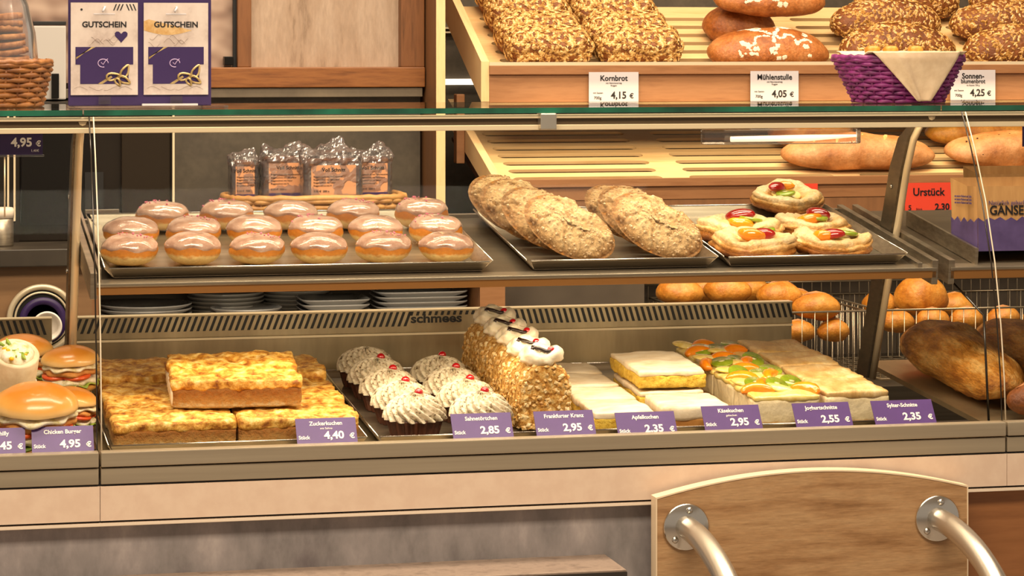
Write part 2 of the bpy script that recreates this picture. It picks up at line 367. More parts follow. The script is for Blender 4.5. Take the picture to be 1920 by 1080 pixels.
def blob(rx, ry, rz, nu=32, nv=18, e1=1., e2=1., low=.5, name='blob'):
    """superellipsoid, flattened below its equator; origin at the equator's centre"""
    V = [(0, 0, -rz * low)]; Fc = []
    for i in range(1, nv):
        ph = -PI / 2 + PI * i / nv
        for j in range(nu):
            th = 2 * PI * j / nu
            z = rz * spow(math.sin(ph), e1); z = z * low if z < 0 else z
            c = spow(math.cos(ph), e1 if ph > 0 else e1 * .7)
            V.append((rx * c * spow(math.cos(th), e2), ry * c * spow(math.sin(th), e2), z))
    V.append((0, 0, rz)); t = len(V) - 1
    for j in range(nu):
        Fc.append((0, 1 + (j + 1) % nu, 1 + j)); a = 1 + (nv - 2) * nu
        Fc.append((t, a + j, a + (j + 1) % nu))
    for i in range(nv - 2):
        a = 1 + i * nu
        for j in range(nu): Fc.append((a + j, a + (j + 1) % nu, a + nu + (j + 1) % nu, a + nu + j))
    me = bpy.data.meshes.new(name); me.from_pydata(V, [], Fc); me.update(); return me
def scatter(me, count, sx, sy, sz, seed, mask=None, lift=.3):
    """little flakes standing on a mesh: one builder"""
    rnd = random.Random(seed); ps = [p for p in me.polygons if (mask is None or mask(p.center, p.normal))]
    ws = [p.area for p in ps]; mb = MB()
    oc_f = [(0, 2, 4), (2, 1, 4), (1, 3, 4), (3, 0, 4), (2, 0, 5), (1, 2, 5), (3, 1, 5), (0, 3, 5)]
    for p in rnd.choices(ps, ws, k=count):
        vs_ = [me.vertices[i].co for i in p.vertices]; a, b = rnd.random(), rnd.random()
        if len(vs_) == 4: q = (vs_[0].lerp(vs_[1], a)).lerp(vs_[3].lerp(vs_[2], a), b)
        else: q = vs_[0].lerp(vs_[1].lerp(vs_[2], b), math.sqrt(a))
        n = p.normal; t = n.orthogonal().normalized(); th = rnd.random() * 6.28
        t = (Matrix.Rotation(th, 3, n) @ t); b2 = n.cross(t); k = rnd.uniform(.7, 1.3)
        nn = (n + t * rnd.uniform(-.5, .5) + b2 * rnd.uniform(-.5, .5)).normalized()
        c = q + n * sz * lift
        mb.add([c + t * sx * k, c - t * sx * k, c + b2 * sy * k, c - b2 * sy * k, c + nn * sz, c - nn * sz], oc_f)
    return mb
def text(s, size, mat, parent, loc, rot=(R(90), 0, 0), bold=0., align='CENTER', depth=.0002, name='lettering', sx=1.):
    c = bpy.data.curves.new(name, 'FONT'); c.body = s; c.size = size; c.align_x = align; c.offset = bold * size; c.extrude = depth
    c.resolution_u = 3
    o = bpy.data.objects.new(name, c); COL.objects.link(o)
    dg = bpy.context.evaluated_depsgraph_get(); me = bpy.data.meshes.new_from_object(o.evaluated_get(dg))
    bpy.data.objects.remove(o); bpy.data.curves.remove(c)
    me.name = name; me.materials.clear()
    t = obj(name, me, mat, parent, False, loc, rot); t.scale = (sx, 1, 1); return t
def holed_board(name, w, d, t, slots, mat, parent, loc=(0, 0, 0), rot=(0, 0, 0)):
    """board in XY (0..w, 0..d) with stadium-shaped slots cut through"""
    c = bpy.data.curves.new(name, 'CURVE'); c.dimensions = '2D'; c.fill_mode = 'BOTH'; c.extrude = t / 2
    def poly(pts):
        sp = c.splines.new('POLY'); sp.points.add(len(pts) - 1)
        for q, (x, y) in zip(sp.points, pts): q.co = (x, y, 0, 1)
        sp.use_cyclic_u = True
    poly([(0, 0), (w, 0), (w, d), (0, d)])
    for x0, x1, y, r in slots:
        pts = [(x1 - r + r * math.cos(a), y + r * math.sin(a)) for a in [(-PI / 2 + PI * k / 6) for k in range(7)]]
        pts += [(x0 + r - r * math.cos(a), y - r * math.sin(a)) for a in [(-PI / 2 + PI * k / 6) for k in range(7)]]
        poly(pts)
    o = bpy.data.objects.new(name, c); COL.objects.link(o)
    dg = bpy.context.evaluated_depsgraph_get(); me = bpy.data.meshes.new_from_object(o.evaluated_get(dg))
    bpy.data.objects.remove(o); bpy.data.curves.remove(c); me.materials.clear()
    return obj(name, me, mat, parent, False, loc, rot)

from mathutils.bvhtree import BVHTree
def world_parts(o, names=None):
    mw = Matrix.LocRotScale(o.location, o.rotation_euler, o.scale); out = []
    def go(c, m):
        if c.type == 'MESH' and (names is None or c.name.split('.')[0] in names): out.append((c, m))
        for g in COL.objects:
            if g.parent is c: go(g, m @ Matrix.LocRotScale(g.location, g.rotation_euler, g.scale))
    go(o, mw); return out
def settle_plane(o, zf, off):
    """rest a thing on a tilted surface z = zf(y) + off"""
    d = min((m @ v.co).z - zf((m @ v.co).y) - off for c, m in world_parts(o) for v in c.data.vertices)
    o.location.z -= d - .0003
def bvh_of(things, names=None):
    V = []; Fc = []
    for t in things:
        for c, m in world_parts(t, names):
            n = len(V); V += [m @ v.co for v in c.data.vertices]; Fc += [[i + n for i in p.vertices] for p in c.data.polygons]
    return BVHTree.FromPolygons(V, Fc), V
def settle_on(o, supports, names=None, up=.25):
    """lower a thing from above until it touches what carries it"""
    o.location.z += up; tb, Vb = bvh_of(supports, names); to, Vo = bvh_of([o]); g = up + .2
    dn, upv = Vector((0, 0, -1)), Vector((0, 0, 1))
    for v in Vo:
        h = tb.ray_cast(v, dn)
        if h[0] is not None: g = min(g, h[3])
    for v in Vb:
        h = to.ray_cast(v, upv)
        if h[0] is not None: g = min(g, h[3])
    o.location.z -= g - .0005

# ================================================================== THE ROOM
YR = 3.75                                   # face of the counter's front sill
XL, XR = .277, 1.611                        # glass joints
struct(MB().box(-4, 5, -2, 6, -.1, 0).build('floor', M('floor_tile', [(.4, '8a8078'), (.6, '988d84')], 6, rough=.5)))
struct(MB().box(-4, 5, -2, 6, 3.0, 3.1).build('ceiling', M('ceiling_paint', 'e8e0d6', rough=.9)))
struct(MB().box(-4, 5, 5.8, 5.9, 0, 3.0).build('wall_back', stone))
# cladding in front of the back wall, left of the bread unit
clad = struct(MB().box(-1.5, 1.03, 5.33, 5.8, 0, 1.353).build('wall_cladding', stone))
ZL = Z_(600, 182, 5.31)
led_ = struct(MB().box(-1.5, 1.03, 5.305, 5.33, ZL, Z_(600, 165, 5.305)).build('trim_1', M('stone_ledge', [(.3, '5c5142'), (.7, '7a6c58')], 9, 8, rough=.5), bevel=.001))
struct(MB().box(-1.5, 1.03, 5.36, 5.8, 1.353, 3).build('wall_upper', concrete_beige))

# wooden wall frame with concrete infill, seen above the counter
zb0, zb1 = Z_(600, 164, 5.3), Z_(600, 126, 5.3)
fr = thing('wall_frame', 'reddish pine frame around beige concrete wall panel', 'frame', (0, 5.3, zb0))
MB().box(X_(380, 5.3), X_(797, 5.3), 0, .06, 0, zb1 - zb0).build('bottom_rail', wood_pine, fr, bevel=.002)
MB().box(X_(446, 5.3), X_(472, 5.3), .005, .06, zb1 - zb0, .8).build('upright', wood_pine_v, fr, bevel=.002)
MB().box(X_(753, 5.3), X_(797, 5.3), .005, .06, zb1 - zb0, .8).build('upright', wood_pine_v, fr, bevel=.002)
MB().box(X_(472, 5.3), X_(753, 5.3), .035, .06, zb1 - zb0, .8).build('panel', concrete_beige, fr)
po = thing('wall_poster', 'blurred beige photo poster with black edge behind the voucher cards', 'poster', (0, 5.33, zb0 + .01))
MB().box(-.2, X_(436, 5.33), 0, .02, 0, .8).build('print', poster_m, po)
MB().box(X_(436, 5.33), X_(446, 5.33), -.01, .02, 0.0, .8).build('frame_edge', black, po)
MB().box(X_(421, 5.3), X_(438, 5.3), -.03, -.005, Z_(430, 122, 5.3) - zb0 - .01, Z_(430, 106, 5.3) - zb0 - .01).build('clip', blackgloss, po, bevel=.001)

# ------------------------------------------------------------------ back counter and what stands on it
ZW = 1.076
bc = thing('back_counter', 'brown back counter with dark worktop and open plate shelf', 'counter', (0, 5.0, 0))
MB().box(-.6, 1.13, -.03, .325, ZW - .032, ZW).build('worktop', M('worktop_dark', [(.3, '2e2720'), (.7, '423a30')], 12, rough=.4), bc, bevel=.002)
wf = M('drawer_front', [(.3, '7a5a3c'), (.7, '94704c')], 5, 7, rough=.5, stretch=(1, 8, 8))
XA, XB = X_(185, 5.0), X_(900, 5.0)
MB().box(-.6, XA - .012, 0, .325, .1, ZW - .033).build('cupboard_front', wf, bc)
MB().box(XA - .012, XA, 0, .325, .1, ZW - .033).build('upright', wood_upright, bc)
MB().box(XB, 1.13, 0, .325, .1, ZW - .033).build('upright', wood_face_shaded, bc)
MB().box(XA, XB, 0, .325, .1, .893).build('shelf_board', wf, bc)
MB().box(XA, XB, .3, .325, .893, ZW - .033).build('back_board', stone_cab, bc)
MB().box(-.6, XB, .01, .3, 0, .1).build('plinth', black, bc)
# plates on the open shelf
def plate(name, label, r, loc, sx=1., sy=1., n=40, square=False, group='plates on the open shelf'):
    mb = MB(); prof = [(.0005, .002), (r * .62, .001), (r * .66, 0), (r * .7, .002), (r * .98, .013), (r, .0155), (r * .985, .0165), (r * .7, .0055), (r * .6, .004), (.0005, .004)]
    mb.lathe(prof, n, cap=False)
    if square:
        mb.v = [(spow(x / max(1e-6, math.hypot(x, y)), .35) * math.hypot(x, y) * sx, spow(y / max(1e-6, math.hypot(x, y)), .35) * math.hypot(x, y) * sy, z) for x, y, z in mb.v]
    o = mb.build(name, M_plate, None, True, loc); tag(o, label, 'plate', group); return o
zp = .8935
def stack(cx, y, r, n, word, dz=.0085, **k):
    for i in range(n):
        pos = 'top' if i == n - 1 else ('bottom' if i == 0 else ['second', 'third', 'fourth', 'fifth', 'sixth', 'seventh', 'eighth'][i - 1])
        w = pos if pos in ('top', 'bottom') else pos + ' from the bottom'
        plate('plate', '%s, %s' % (word, w), r, (cx, y, zp + i * dz), **k)
stack(X_(272, 5.12), 5.115, .088, 7, 'round grey plate in the leftmost shelf stack')
stack(X_(430, 5.14), 5.2, .075, 9, 'small round plate in the tall left rear stack', .0078)
stack(X_(462, 5.08), 5.085, .068, 6, 'small plate in the lowest stack')
stack(X_(622, 5.1), 5.09, .066, 7, 'square dish in the middle stack', .0095, square=True)
stack(X_(783, 5.12), 5.12, .075, 8, 'long oblong platter in the rightmost stack', .0095, square=True, sx=1.2, sy=.95)
stack(X_(560, 5.2), 5.225, .07, 9, 'round plate in the stack behind the square dishes', .0078)

# cup dispenser let into the cupboard front
c0 = PY(78, 597, 4.995)
cdp = thing('cup_dispenser', 'round cup dispenser with cream ring and white cup in the cupboard front', 'dispenser', c0, (R(90), 0, 0))
MB().lathe([(.061, .0), (.0635, .004), (.062, .009), (.056, .01), (.053, .006), (.052, 0)], 48).build('outer_ring', M_ring, cdp, True)
MB().lathe([(.049, .0005), (.0495, .007), (.046, .007), (.0455, .0005)], 48).build('inner_ring', M_ring, cdp, True)
MB().lathe([(.0005, .0008), (.0525, .0008), (.0525, .0016), (.0005, .0016)], 48, cap=False).build('opening', black, cdp)
MB().lathe([(.036, .002), (.043, .006), (.043, .009), (.030, .009), (.03, .002)], 48).build('purple_sleeve', purple_dark, cdp, True, (.002, -.004, 0))
MB().lathe([(.018, .0), (.024, .022), (.0255, .022), (.0275, .026), (.0255, .028), (.0235, .027), (.021, .006), (.0005, .005)], 40, cap=False).build('cup', M_cup, cdp, True, (.008, -.012, .003))

# oven and small devices on the worktop
xo0, xo1 = X_(30, 5.15), X_(326, 5.15)
ov = thing('oven', 'dark brown built-in oven with glass door on the back counter', 'oven', ((xo0 + xo1) / 2, 5.15, ZW))
hw = (xo1 - xo0) / 2
MB().box(-hw, hw, .01, .15, 0, .262).build('body', oven_dark, ov, bevel=.003)
MB().box(-hw * .94, hw * .0, 0, .012, .03, .25).build('door', blackgloss, ov, bevel=.002)
MB().box(-.02, hw * .1, -.003, .004, .06, .13).build('display_window', black, ov)
MB().box(-.02, hw * .3, -.008, .0, .052, .06).build('handle', steel_dark, ov, bevel=.001)
MB().box(hw * .33, hw * .95, 0, .012, .03, .25).build('door', M('oven_door', '261d13', rough=.4, spec=.2), ov, bevel=.002)
MB().box(hw - .003, hw + .001, -.004, .01, 0, .262).build('trim_strip', alu, ov)
for k, px in enumerate((15, 27)):
    MB().box(X_(px, 5.15) - (xo0 + xo1) / 2 - .0018, X_(px, 5.15) - (xo0 + xo1) / 2 + .0018, -.006, .002, .04, .25).build('trim_strip', alu, ov)
MB().box(-hw - .06, -hw + .006, 0, .15, 0, .262).build('side_panel', oven_dark, ov)
dv = thing('wall_device', 'pale grey boxy device with black top behind the voucher stand', 'device', (X_(93, 5.24), 5.24, 1.341))
w2 = X_(124, 5.24) - X_(93, 5.24)
MB().box(-w2, w2, 0, .06, 0, Z_(93, 48, 5.24) - 1.341).build('housing', grey_plastic, dv, bevel=.003)
MB().box(-w2, w2, 0, .06, Z_(93, 47, 5.24) - 1.341, Z_(93, 40, 5.24) - 1.341).build('lid', black, dv, bevel=.001)
MB().box(w2 * .1, w2 * .55, -.012, -.001, .003, .05).build('card_slot', blackgloss, dv, bevel=.001)
cn = thing('lidded_canister', 'small steel canister with pale lid on the back worktop', 'canister', (X_(2, 5.06), 5.06, ZW))
MB().lathe([(.022, 0), (.023, .004), (.0225, .05), (.02, .052)], 24).build('body', steel, cn, True)
MB().lathe([(.0235, .052), (.024, .066), (.021, .071)], 24).build('lid', white_strip, cn, True)

# ------------------------------------------------------------------ bread unit
XU0, XU1 = X_(818, 5.2), X_(835, 5.2)
ub = thing('bread_unit', 'beech bread wall unit with tall upright and stone-grey back', 'shelving', (0, 5.2, 0))
MB().box(XU0, XU1, 0, .003, ZW, 2.2).build('edge_band', wood_light_y, ub)
MB().box(XU0, XU1, .003, .6, ZW, 2.2).build('upright', wood_upright, ub)
MB().box(XU1, 3.2, .585, .6, 0, 2.4).build('back_panel', stone, ub)
MB().box(XU1, 3.2, .57, .585, Z_(870, 159, 5.77), Z_(870, 148, 5.77)).build('light_strip', emit('shelf_light', 'fff2dc', 1.3), ub)
MB().box(XU1, 3.2, .565, .585, Z_(870, 54, 5.765), Z_(870, 51, 5.765)).build('rail', alu, ub)
MB().box(XU1, 3.2, .565, .585, Z_(870, 62, 5.765), Z_(870, 59, 5.765)).build('rail', alu, ub)
XT0, XT1 = PY(917, 120, 5.2).x, 2.75
# upper bread tray
TU = R(24)
tu = thing('bread_tray', 'upper beech bread tray with slotted floor, tilted to the customers', 'tray', (XT0, 5.2, Z_(917, 119, 5.2)))
zf = Z_(917, 193, 5.2) - tu.location.z
wT = XT1 - XT0
MB().box(0, wT, 0, .018, zf, -.001).build('front_board', wood_face_shaded, tu, bevel=.0015)
MB().box(0, wT, -.004, .012, -.0045, .0025).build('front_lip', alu, tu)
MB().box(0, wT, -.006, .0, -.022, -.004).build('price_rail', wood_face_shaded, tu, bevel=.001)
MB().box(0, wT, -.004, .012, zf - .004, zf).build('bottom_lip', wood_light, tu)
sl = []
for i in range(8):
    for k in range(5):
        sl.append((.05 + k * .34, .05 + k * .34 + .28, .04 + i * .042, .0085))
holed_board('slotted_floor', wT, .40, .014, sl, wood_light, tu, (0, .018, -.052), (TU, 0, 0))
MB().box(0, wT, .02, .40, -.034, -.03).build('slot_shade_board', slot_shade_wood, tu, False, (0, .018, -.052), (TU, 0, 0))  # dark sheet added so the slots read as shaded
cs, sn = math.cos(TU), math.sin(TU)
MB().add([(-.016, 0, -.075), (-.016, 0, .004), (-.016, .42 * cs, .42 * sn + .006), (-.016, .42 * cs, .42 * sn - .07),
          (0, 0, -.075), (0, 0, .004), (0, .42 * cs, .42 * sn + .006), (0, .42 * cs, .42 * sn - .07)],
         [(0, 1, 2, 3), (7, 6, 5, 4), (0, 4, 5, 1), (1, 5, 6, 2), (2, 6, 7, 3), (3, 7, 4, 0)]).build('side_board', wood_light_y, tu)
# lower bread tray
TL = R(15)
YB = 5.08
tl = thing('bread_tray', 'lower beech bread tray with long slots, empty at its left half', 'tray', (X_(940, YB), YB, Z_(940, 337, YB)))
wL = XT1 - tl.location.x
MB().box(0, wL, 0, .018, Z_(940, 378, YB) - tl.location.z, -.001).build('front_board', wood_face_shaded, tl, bevel=.001)
MB().box(0, wL, -.006, .0, -.016, .0).build('front_lip', wood_face_shaded, tl, bevel=.001)
MB().box(0, wL, .001, .05, Z_(940, 412, YB) - tl.location.z, Z_(940, 379, YB) - tl.location.z).build('lower_board', wood_upright, tl)
sl = []
for i in range(8):
    for k in range(5):
        sl.append((.035 + k * .355, .035 + k * .355 + .30, .028 + i * .05, .0125))
holed_board('slotted_floor', wL, .46, .006, sl, wood_light, tl, (0, .018, -.012), (TL, 0, 0))
MB().box(0, wL, .0, .46, -.05, -.042).build('slot_shade_board', slot_shade_wood, tl, False, (0, .018, -.012), (TL, 0, 0))  # dark sheet painting the shade seen through the long slots
cs, sn = math.cos(TL), math.sin(TL)
MB().add([(-.016, 0, -.04), (-.016, 0, .004), (-.016, .45 * cs, .45 * sn + .03), (-.016, .45 * cs, .45 * sn - .02),
          (0, 0, -.04), (0, 0, .004), (0, .45 * cs, .45 * sn + .03), (0, .45 * cs, .45 * sn - .02)],
         [(0, 1, 2, 3), (7, 6, 5, 4), (0, 4, 5, 1), (1, 5, 6, 2), (2, 6, 7, 3), (3, 7, 4, 0)]).build('side_board', wood_light_y, tl)
MB().box(-.034, -.017, .26, .29, .02, .16).build('bracket', wood_face_shaded, tl, bevel=.002)
# cabinet under the lower tray
bcab = thing('bread_cabinet', 'brown-grey cabinet front below the bread trays', 'cabinet', (1.14, 5.13, 0))
MB().box(0, .30, 0, .6, 0, 1.08).build('body', stone_cab, bcab)
MB().box(.30, 1.6, .22, .6, 0, 1.08).build('recess_back', stone_cab, bcab)
MB().box(.30, 1.6, -.3, .22, .0, .80).build('bin_floor', steel_dark, bcab)

# ---------- breads on the upper tray
def on_tray(tr, ang, off, px, py):
    """contact point on the slotted floor of a tray"""
    return PS(px, py, tr.location.y + .018, tr.location.z + off, math.tan(ang))
gK = 'oat-crusted loaves in two columns'
me = subbox(.172, .088, .078, 30, 18, 14, .032, 'loaf'); bumpy(me, .005, 40, 3)
kl = thing('oat_bread', 'x', 'bread', (0, 0, 0), (TU, 0, 0), gK)
obj('loaf', me, M_crust_d, kl, True)
scm = scatter(me, 1050, .0062, .0040, .0022, 5, lambda c, n: c.z > .012 and n.z > -.4).build('oat_flakes', M_oat, kl); stuff(scm)
index_kids()
x0 = X_(942, 5.24); names = ['front row', 'second row', 'third row', 'rearmost row']
for r_ in range(4):
    for c_ in range(2):
        yy = .058 + r_ * .1035
        loc = Vector((x0 + .097 + c_ * .186, tu.location.y + .018 + yy * math.cos(TU), tu.location.z - .044 + yy * math.sin(TU)))
        lab = 'oat-covered grain bread, %s, %s column on the upper tray' % (names[r_], ['left', 'right'][c_])
        o = kl if (r_ + c_ == 0) else dup(kl, loc, (TU, 0, 0))
        o.location = loc + Vector((0, 0, .0)); o.rotation_euler = (TU, 0, 0); o['label'] = lab; o['group'] = gK
        settle_on(o, [tu], ('slotted_floor', 'front_board'))

def loaf(name, label, px, py, wpx, Y, ry, rz, mat, rot=(0, 0, 0), e2=.85, seed=1, seeds=0, flour=False, group=None, cat='bread', low=.55, smat=None, amp=.004, loc=None, rx=None, cuts=()):
    c = PY(px, py, Y) if loc is None else Vector(loc); k = F_PX / (Y / ray(px, py).y)
    rx = rx or wpx / k / 2
    t = thing(name, label, cat, c, rot, group)
    m_ = blob(rx, ry, rz, 48, 24, 1., e2, low, 'loaf'); bumpy(m_, amp, 14, seed)
    obj('crust', m_, mat, t, True)
    for (cx, cy, an, ln, wd) in cuts:
        V = []; n_ = 14
        for q in range(n_):
            a = 2 * PI * q / n_; u_, v_ = ln * math.cos(a), wd * math.sin(a)
            V.append((cx + u_ * math.cos(an) - v_ * math.sin(an), cy + u_ * math.sin(an) + v_ * math.cos(an)))
        pts3 = []
        for f_ in (1., .66, .33):
            for x_, y_ in V:
                x_, y_ = cx + (x_ - cx) * f_, cy + (y_ - cy) * f_
                pts3.append((x_, y_, rz * (max(.01, 1 - (x_ / rx) ** 2 - (y_ / ry) ** 2)) ** .5 + .0005 + .002 * (1 - f_)))
        pts3.append((cx, cy, rz * (max(.01, 1 - (cx / rx) ** 2 - (cy / ry) ** 2)) ** .5 + .002)); Fc = []
        for k_ in range(2):
            for q in range(n_): Fc.append((k_ * n_ + q, k_ * n_ + (q + 1) % n_, (k_ + 1) * n_ + (q + 1) % n_, (k_ + 1) * n_ + q))
        for q in range(n_): Fc.append((2 * n_ + q, 2 * n_ + (q + 1) % n_, 3 * n_))
        MB().add(pts3, Fc).build('score_cut', M_cut, t, True)
    if seeds:
        stuff(scatter(m_, seeds, .0058, .003, .002, seed, lambda c, n: c.z > -rz * .25).build('seeds', smat or M_seed, t))
    if flour:
        def star(c, n):
            x, y = c.x, c.y + ry * .3; r_ = math.hypot(x, y); th = math.atan2(y, x * .8)
            return c.z > rz * .25 and r_ < rx * .62 and (abs(math.sin(th * 2.5 + .6 + 2 * noise.noise(c * 60))) < .10 + .004 / (r_ + .004))
        big = blob(rx, ry, rz, 160, 80, 1., e2, low, 'tmp'); bumpy(big, amp, 14, seed)
        stuff(scatter(big, 900, .0034, .0024, .0007, seed, star, .1).build('flour_star', M_flour, t)); bpy.data.meshes.remove(big)
    return t
gM = 'smooth flour-starred loaves'; gS = 'sunflower seed loaves'
FL = ('slotted_floor', 'front_board', 'front_lip', 'crust')
up_loaves = []
def put(t, sup): settle_on(t, [tu] + sup, FL); up_loaves.append(t); return t
f1 = put(loaf('flour_bread', 'smooth brown loaf with flour star, front of the upper tray', 1440, 85, 236, 5.285, .056, .052, M_crust, (TU, 0, 0), seed=3, flour=True, group=gM), [])
f3 = put(loaf('flour_bread', 'smooth brown loaf half hidden left of the stacked loaves', 1385, 32, 140, 5.41, .056, .05, M_crust, (TU, 0, 0), seed=8, group=gM), [f1])
put(loaf('flour_bread', 'smooth brown loaf resting on top of the flour-starred front loaf', 1443, 8, 218, 5.352, .058, .046, M_crust, (TU, 0, 0), seed=5, flour=True, group=gM), [f1, f3])
prev = list(up_loaves)
for i, (px, py, w, Y, lab) in enumerate([
        (1682, 83, 226, 5.285, 'sunflower seed loaf at the front, beside the flour-starred loaf'),
        (1914, 85, 222, 5.285, 'sunflower seed loaf at the front, cut by the right picture edge'),
        (1660, 32, 216, 5.402, 'sunflower seed loaf in the second row behind the front one'),
        (1884, 34, 216, 5.402, 'sunflower seed loaf in the second row at the right'),
        (1700, 2, 205, 5.519, 'sunflower seed loaf in the rear row, mostly above the picture'),
        (1914, 0, 205, 5.519, 'sunflower seed loaf in the rear row at the far right')]):
    t = loaf('seed_bread', lab, px, py, w, Y, .052, .058, M_crust_d, (TU, 0, 0), seed=11 + i, seeds=900, group=gS)
    put(t, prev); prev = prev + [t]
# ---------- breads on the lower tray
gW = 'long pale loaves on the lower tray'
loaf('white_bread', 'long light brown loaf with shallow cuts behind the right arm', 1609, 306, 300, 5.172, .056, .042, M_crust_l, (TL, 0, 0), .8, 21, group=gW, low=.6, cuts=tuple((-.10 + .05 * k, -.01, R(65), .03, .004) for k in range(5)))
loaf('white_bread', 'golden loaf end peeking out left of the long loaf', 1520, 284, 165, 5.31, .054, .040, M_crust_g, (TL, 0, 0), .8, 22, group=gW)
b3 = loaf('white_bread', 'pale loaf with rows of prick holes at the right edge', 1914, 304, 300, 5.172, .056, .043, M_crust_l, (TL, 0, 0), .8, 23, group=gW, low=.6)
mb = MB()
for i in range(9):
    for j in range(3):
        x = -.125 + i * .023 + (j % 2) * .01; y = -.045 + j * .018
        z = .043 * math.sqrt(max(.05, 1 - (x / .162) ** 2 - (y / .056) ** 2))
        mb.lathe([(.0022, z - .001), (.002, z + .0006)], 6, mtx=Matrix.Translation((x, y, 0)))
mb.build('prick_holes', M_hole, b3)
loaf('white_bread', 'golden loaf in the second row behind the pricked loaf', 1865, 268, 280, 5.31, .054, .042, M_crust_g, (TL, 0, 0), .8, 24, group=gW)
for t in [o for o in COL.objects if o.get('group') == gW]: settle_on(t, [tl], ('slotted_floor', 'front_board', 'front_lip'))
# ---------- price signs on the trays
def card(name, label, px0, px1, py0, py1, Y, mat, lines, tilt=0., ylift=0.):
    a, b = PY(px0, py1, Y), PY(px1, py0, Y); w, h = b.x - a.x, b.z - a.z
    c = MB().box(-w / 2, w / 2, -.0008, .0008, 0, h).build(name, mat, None, False, ((a.x + b.x) / 2, Y, a.z), (tilt, 0, 0))
    tag(c, label, 'price sign')
    for s_, sz, x, z, m_, bd, al, sx in lines:
        text(s_, sz * h, m_, c, (x * w, -.0012, z * h), bold=bd, align=al, sx=sx)
    return c
K = black_text
def bread_card(label, px0, px1, py0, py1, name1, name2, price):
    ls = [(name1, .25, 0, .72, K, .02, 'CENTER', .95), (price, .32, .1, .14, K, .025, 'CENTER', .95), ('€', .22, .36, .15, K, .02, 'CENTER', 1),
          ('700g', .13, -.40, .12, K, .01, 'LEFT', 1), ('mit Saaten', .08, -.42, .3, K, 0, 'LEFT', 1)]
    if name2: ls += [(name2, .2, 0, .56, K, .02, 'CENTER', .9), ('im Kasten 750 g', .07, 0, .47, K, 0, 'CENTER', 1)]
    else: ls += [('mit Natursauerteig', .07, 0, .62, K, 0, 'CENTER', 1), ('Roggen', .07, 0, .54, K, 0, 'CENTER', 1)]
    return card('price_sign', label, px0, px1, py0, py1, 5.191, card_white, ls)
bread_card('white price sign reading Kornbrot 4,15', 1104, 1197, 135, 193, 'Kornbrot', None, '4,15')
bread_card('white price sign reading Mühlenstulle 4,05', 1407, 1497, 133, 190, 'Mühlenstulle', None, '4,05')
bread_card('white price sign reading Sonnenblumenbrot 4,25 beside the purple basket', 1782, 1866, 131, 188, 'Sonnen-', 'blumenbrot', '4,25')
card('price_sign', 'red price sign reading Urstück 2,30 by the paper bags', 1697, 1788, 342, 400, YB - .009, red_card,
     [('Urstück', .36, -.02, .58, K, .02, 'CENTER', .95), ('5', .24, -.44, .1, K, .02, 'LEFT', 1), ('Stück', .1, -.28, .1, K, 0, 'LEFT', 1), ('2,30', .3, .26, .1, K, .03, 'CENTER', 1)])
card('price_sign', 'red price sign half hidden behind the fruit pastries', 1443, 1533, 344, 402, YB - .009, red_card, [])

# ---------- roll baskets in the bread cabinet
def roll(label, loc, rx=.048, ry=.036, rz=.032, mat=None, rot=(0, 0, 0), seed=0, group='rolls in the wire baskets'):
    t = thing('bread_roll', label, 'roll', loc, rot, group)
    m_ = blob(rx, ry, rz, 28, 16, 1., .95, .7, 'roll'); bumpy(m_, .004, 25, seed); obj('crust', m_, mat or M_roll, t, True)
    mb = MB(); mb.tube([(-rx * .7, 0, rz * .68), (-rx * .35, 0, rz * .92), (0, .001, rz * .99), (rx * .35, 0, rz * .92), (rx * .7, 0, rz * .68)], [.0008, .003, .004, .003, .0008], 6)
    mb.build('split', M_crust_l, t, True)
    return t
def basket(label, x0, x1, y0, y1, z0, z1):
    t = thing('wire_basket', label, 'basket', ((x0 + x1) / 2, (y0 + y1) / 2, z0)); a, b = (x1 - x0) / 2, (y1 - y0) / 2; h = z1 - z0
    mb = MB()
    for z in (h, .0):
        mb.tube([(-a, -b, z), (a, -b, z), (a, b, z), (-a, b, z)], .0022, 6, closed=True)
    mb.build('rim_wires', M_wire, t, True)
    mb = MB(); n = int((x1 - x0) / .024)
    for i in range(n + 1):
        x = -a + 2 * a * i / n
        mb.tube([(x, -b, h), (x, -b, 0), (x, b, 0), (x, b, h + .0)], .0012, 5)
    m = int((y1 - y0) / .03)
    for j in range(1, m):
        y = -b + 2 * b * j / m
        mb.tube([(-a, y, h), (-a, y, 0), (a, y, 0), (a, y, h)], .0012, 5)
    mb.build('wire_grid', M_wire, t, True)
    return t
bz = Z_(1700, 581, 4.86)
basket('wire basket of rolls left of the right support arm', 1.47, 1.80, 4.86, 5.2, .81, bz)
basket('wire basket of golden rolls at the right behind the breads', 1.83, 2.36, 4.86, 5.2, .81, bz)
# rear grid behind the baskets
rg = thing('wire_grid', 'tall wire grid standing behind the roll baskets', 'grid', (1.935, 5.30, .803)); mb = MB()
for i in range(46): mb.tube([(-.46 + i * .0206, 0, 0), (-.46 + i * .0206, 0, .28)], .0011, 5)
mb.build('upright_wires', M_wire, rg, True)
MB().tube([(-.48, -.003, .155), (.48, -.003, .155)], .002, 6).tube([(-.48, -.003, .235), (.48, -.003, .235)], .002, 6).build('cross_wires', M_wire, rg, True)
rp = [(1275, 550, 5.0), (1364, 547, 5.02), (1462, 556, 5.0), (1530, 578, 4.93), (1322, 545, 5.12), (1402, 545, 5.13), (1490, 570, 5.11)]
rl = ['leftmost golden roll above the slotted steel panel', 'second golden roll above the slotted steel panel', 'flat golden roll third from the left above the steel panel', 'roll just right of the steel panel end',
      'rear roll between the two leftmost rolls', 'rear roll behind the third roll', 'rear roll behind the panel end']
for i, ((px, py, Y), l_) in enumerate(zip(rp, rl)):
    roll(l_, PY(px, py, Y), .046, .035, .03, None, (0, 0, R(random.uniform(-25, 25))), i)
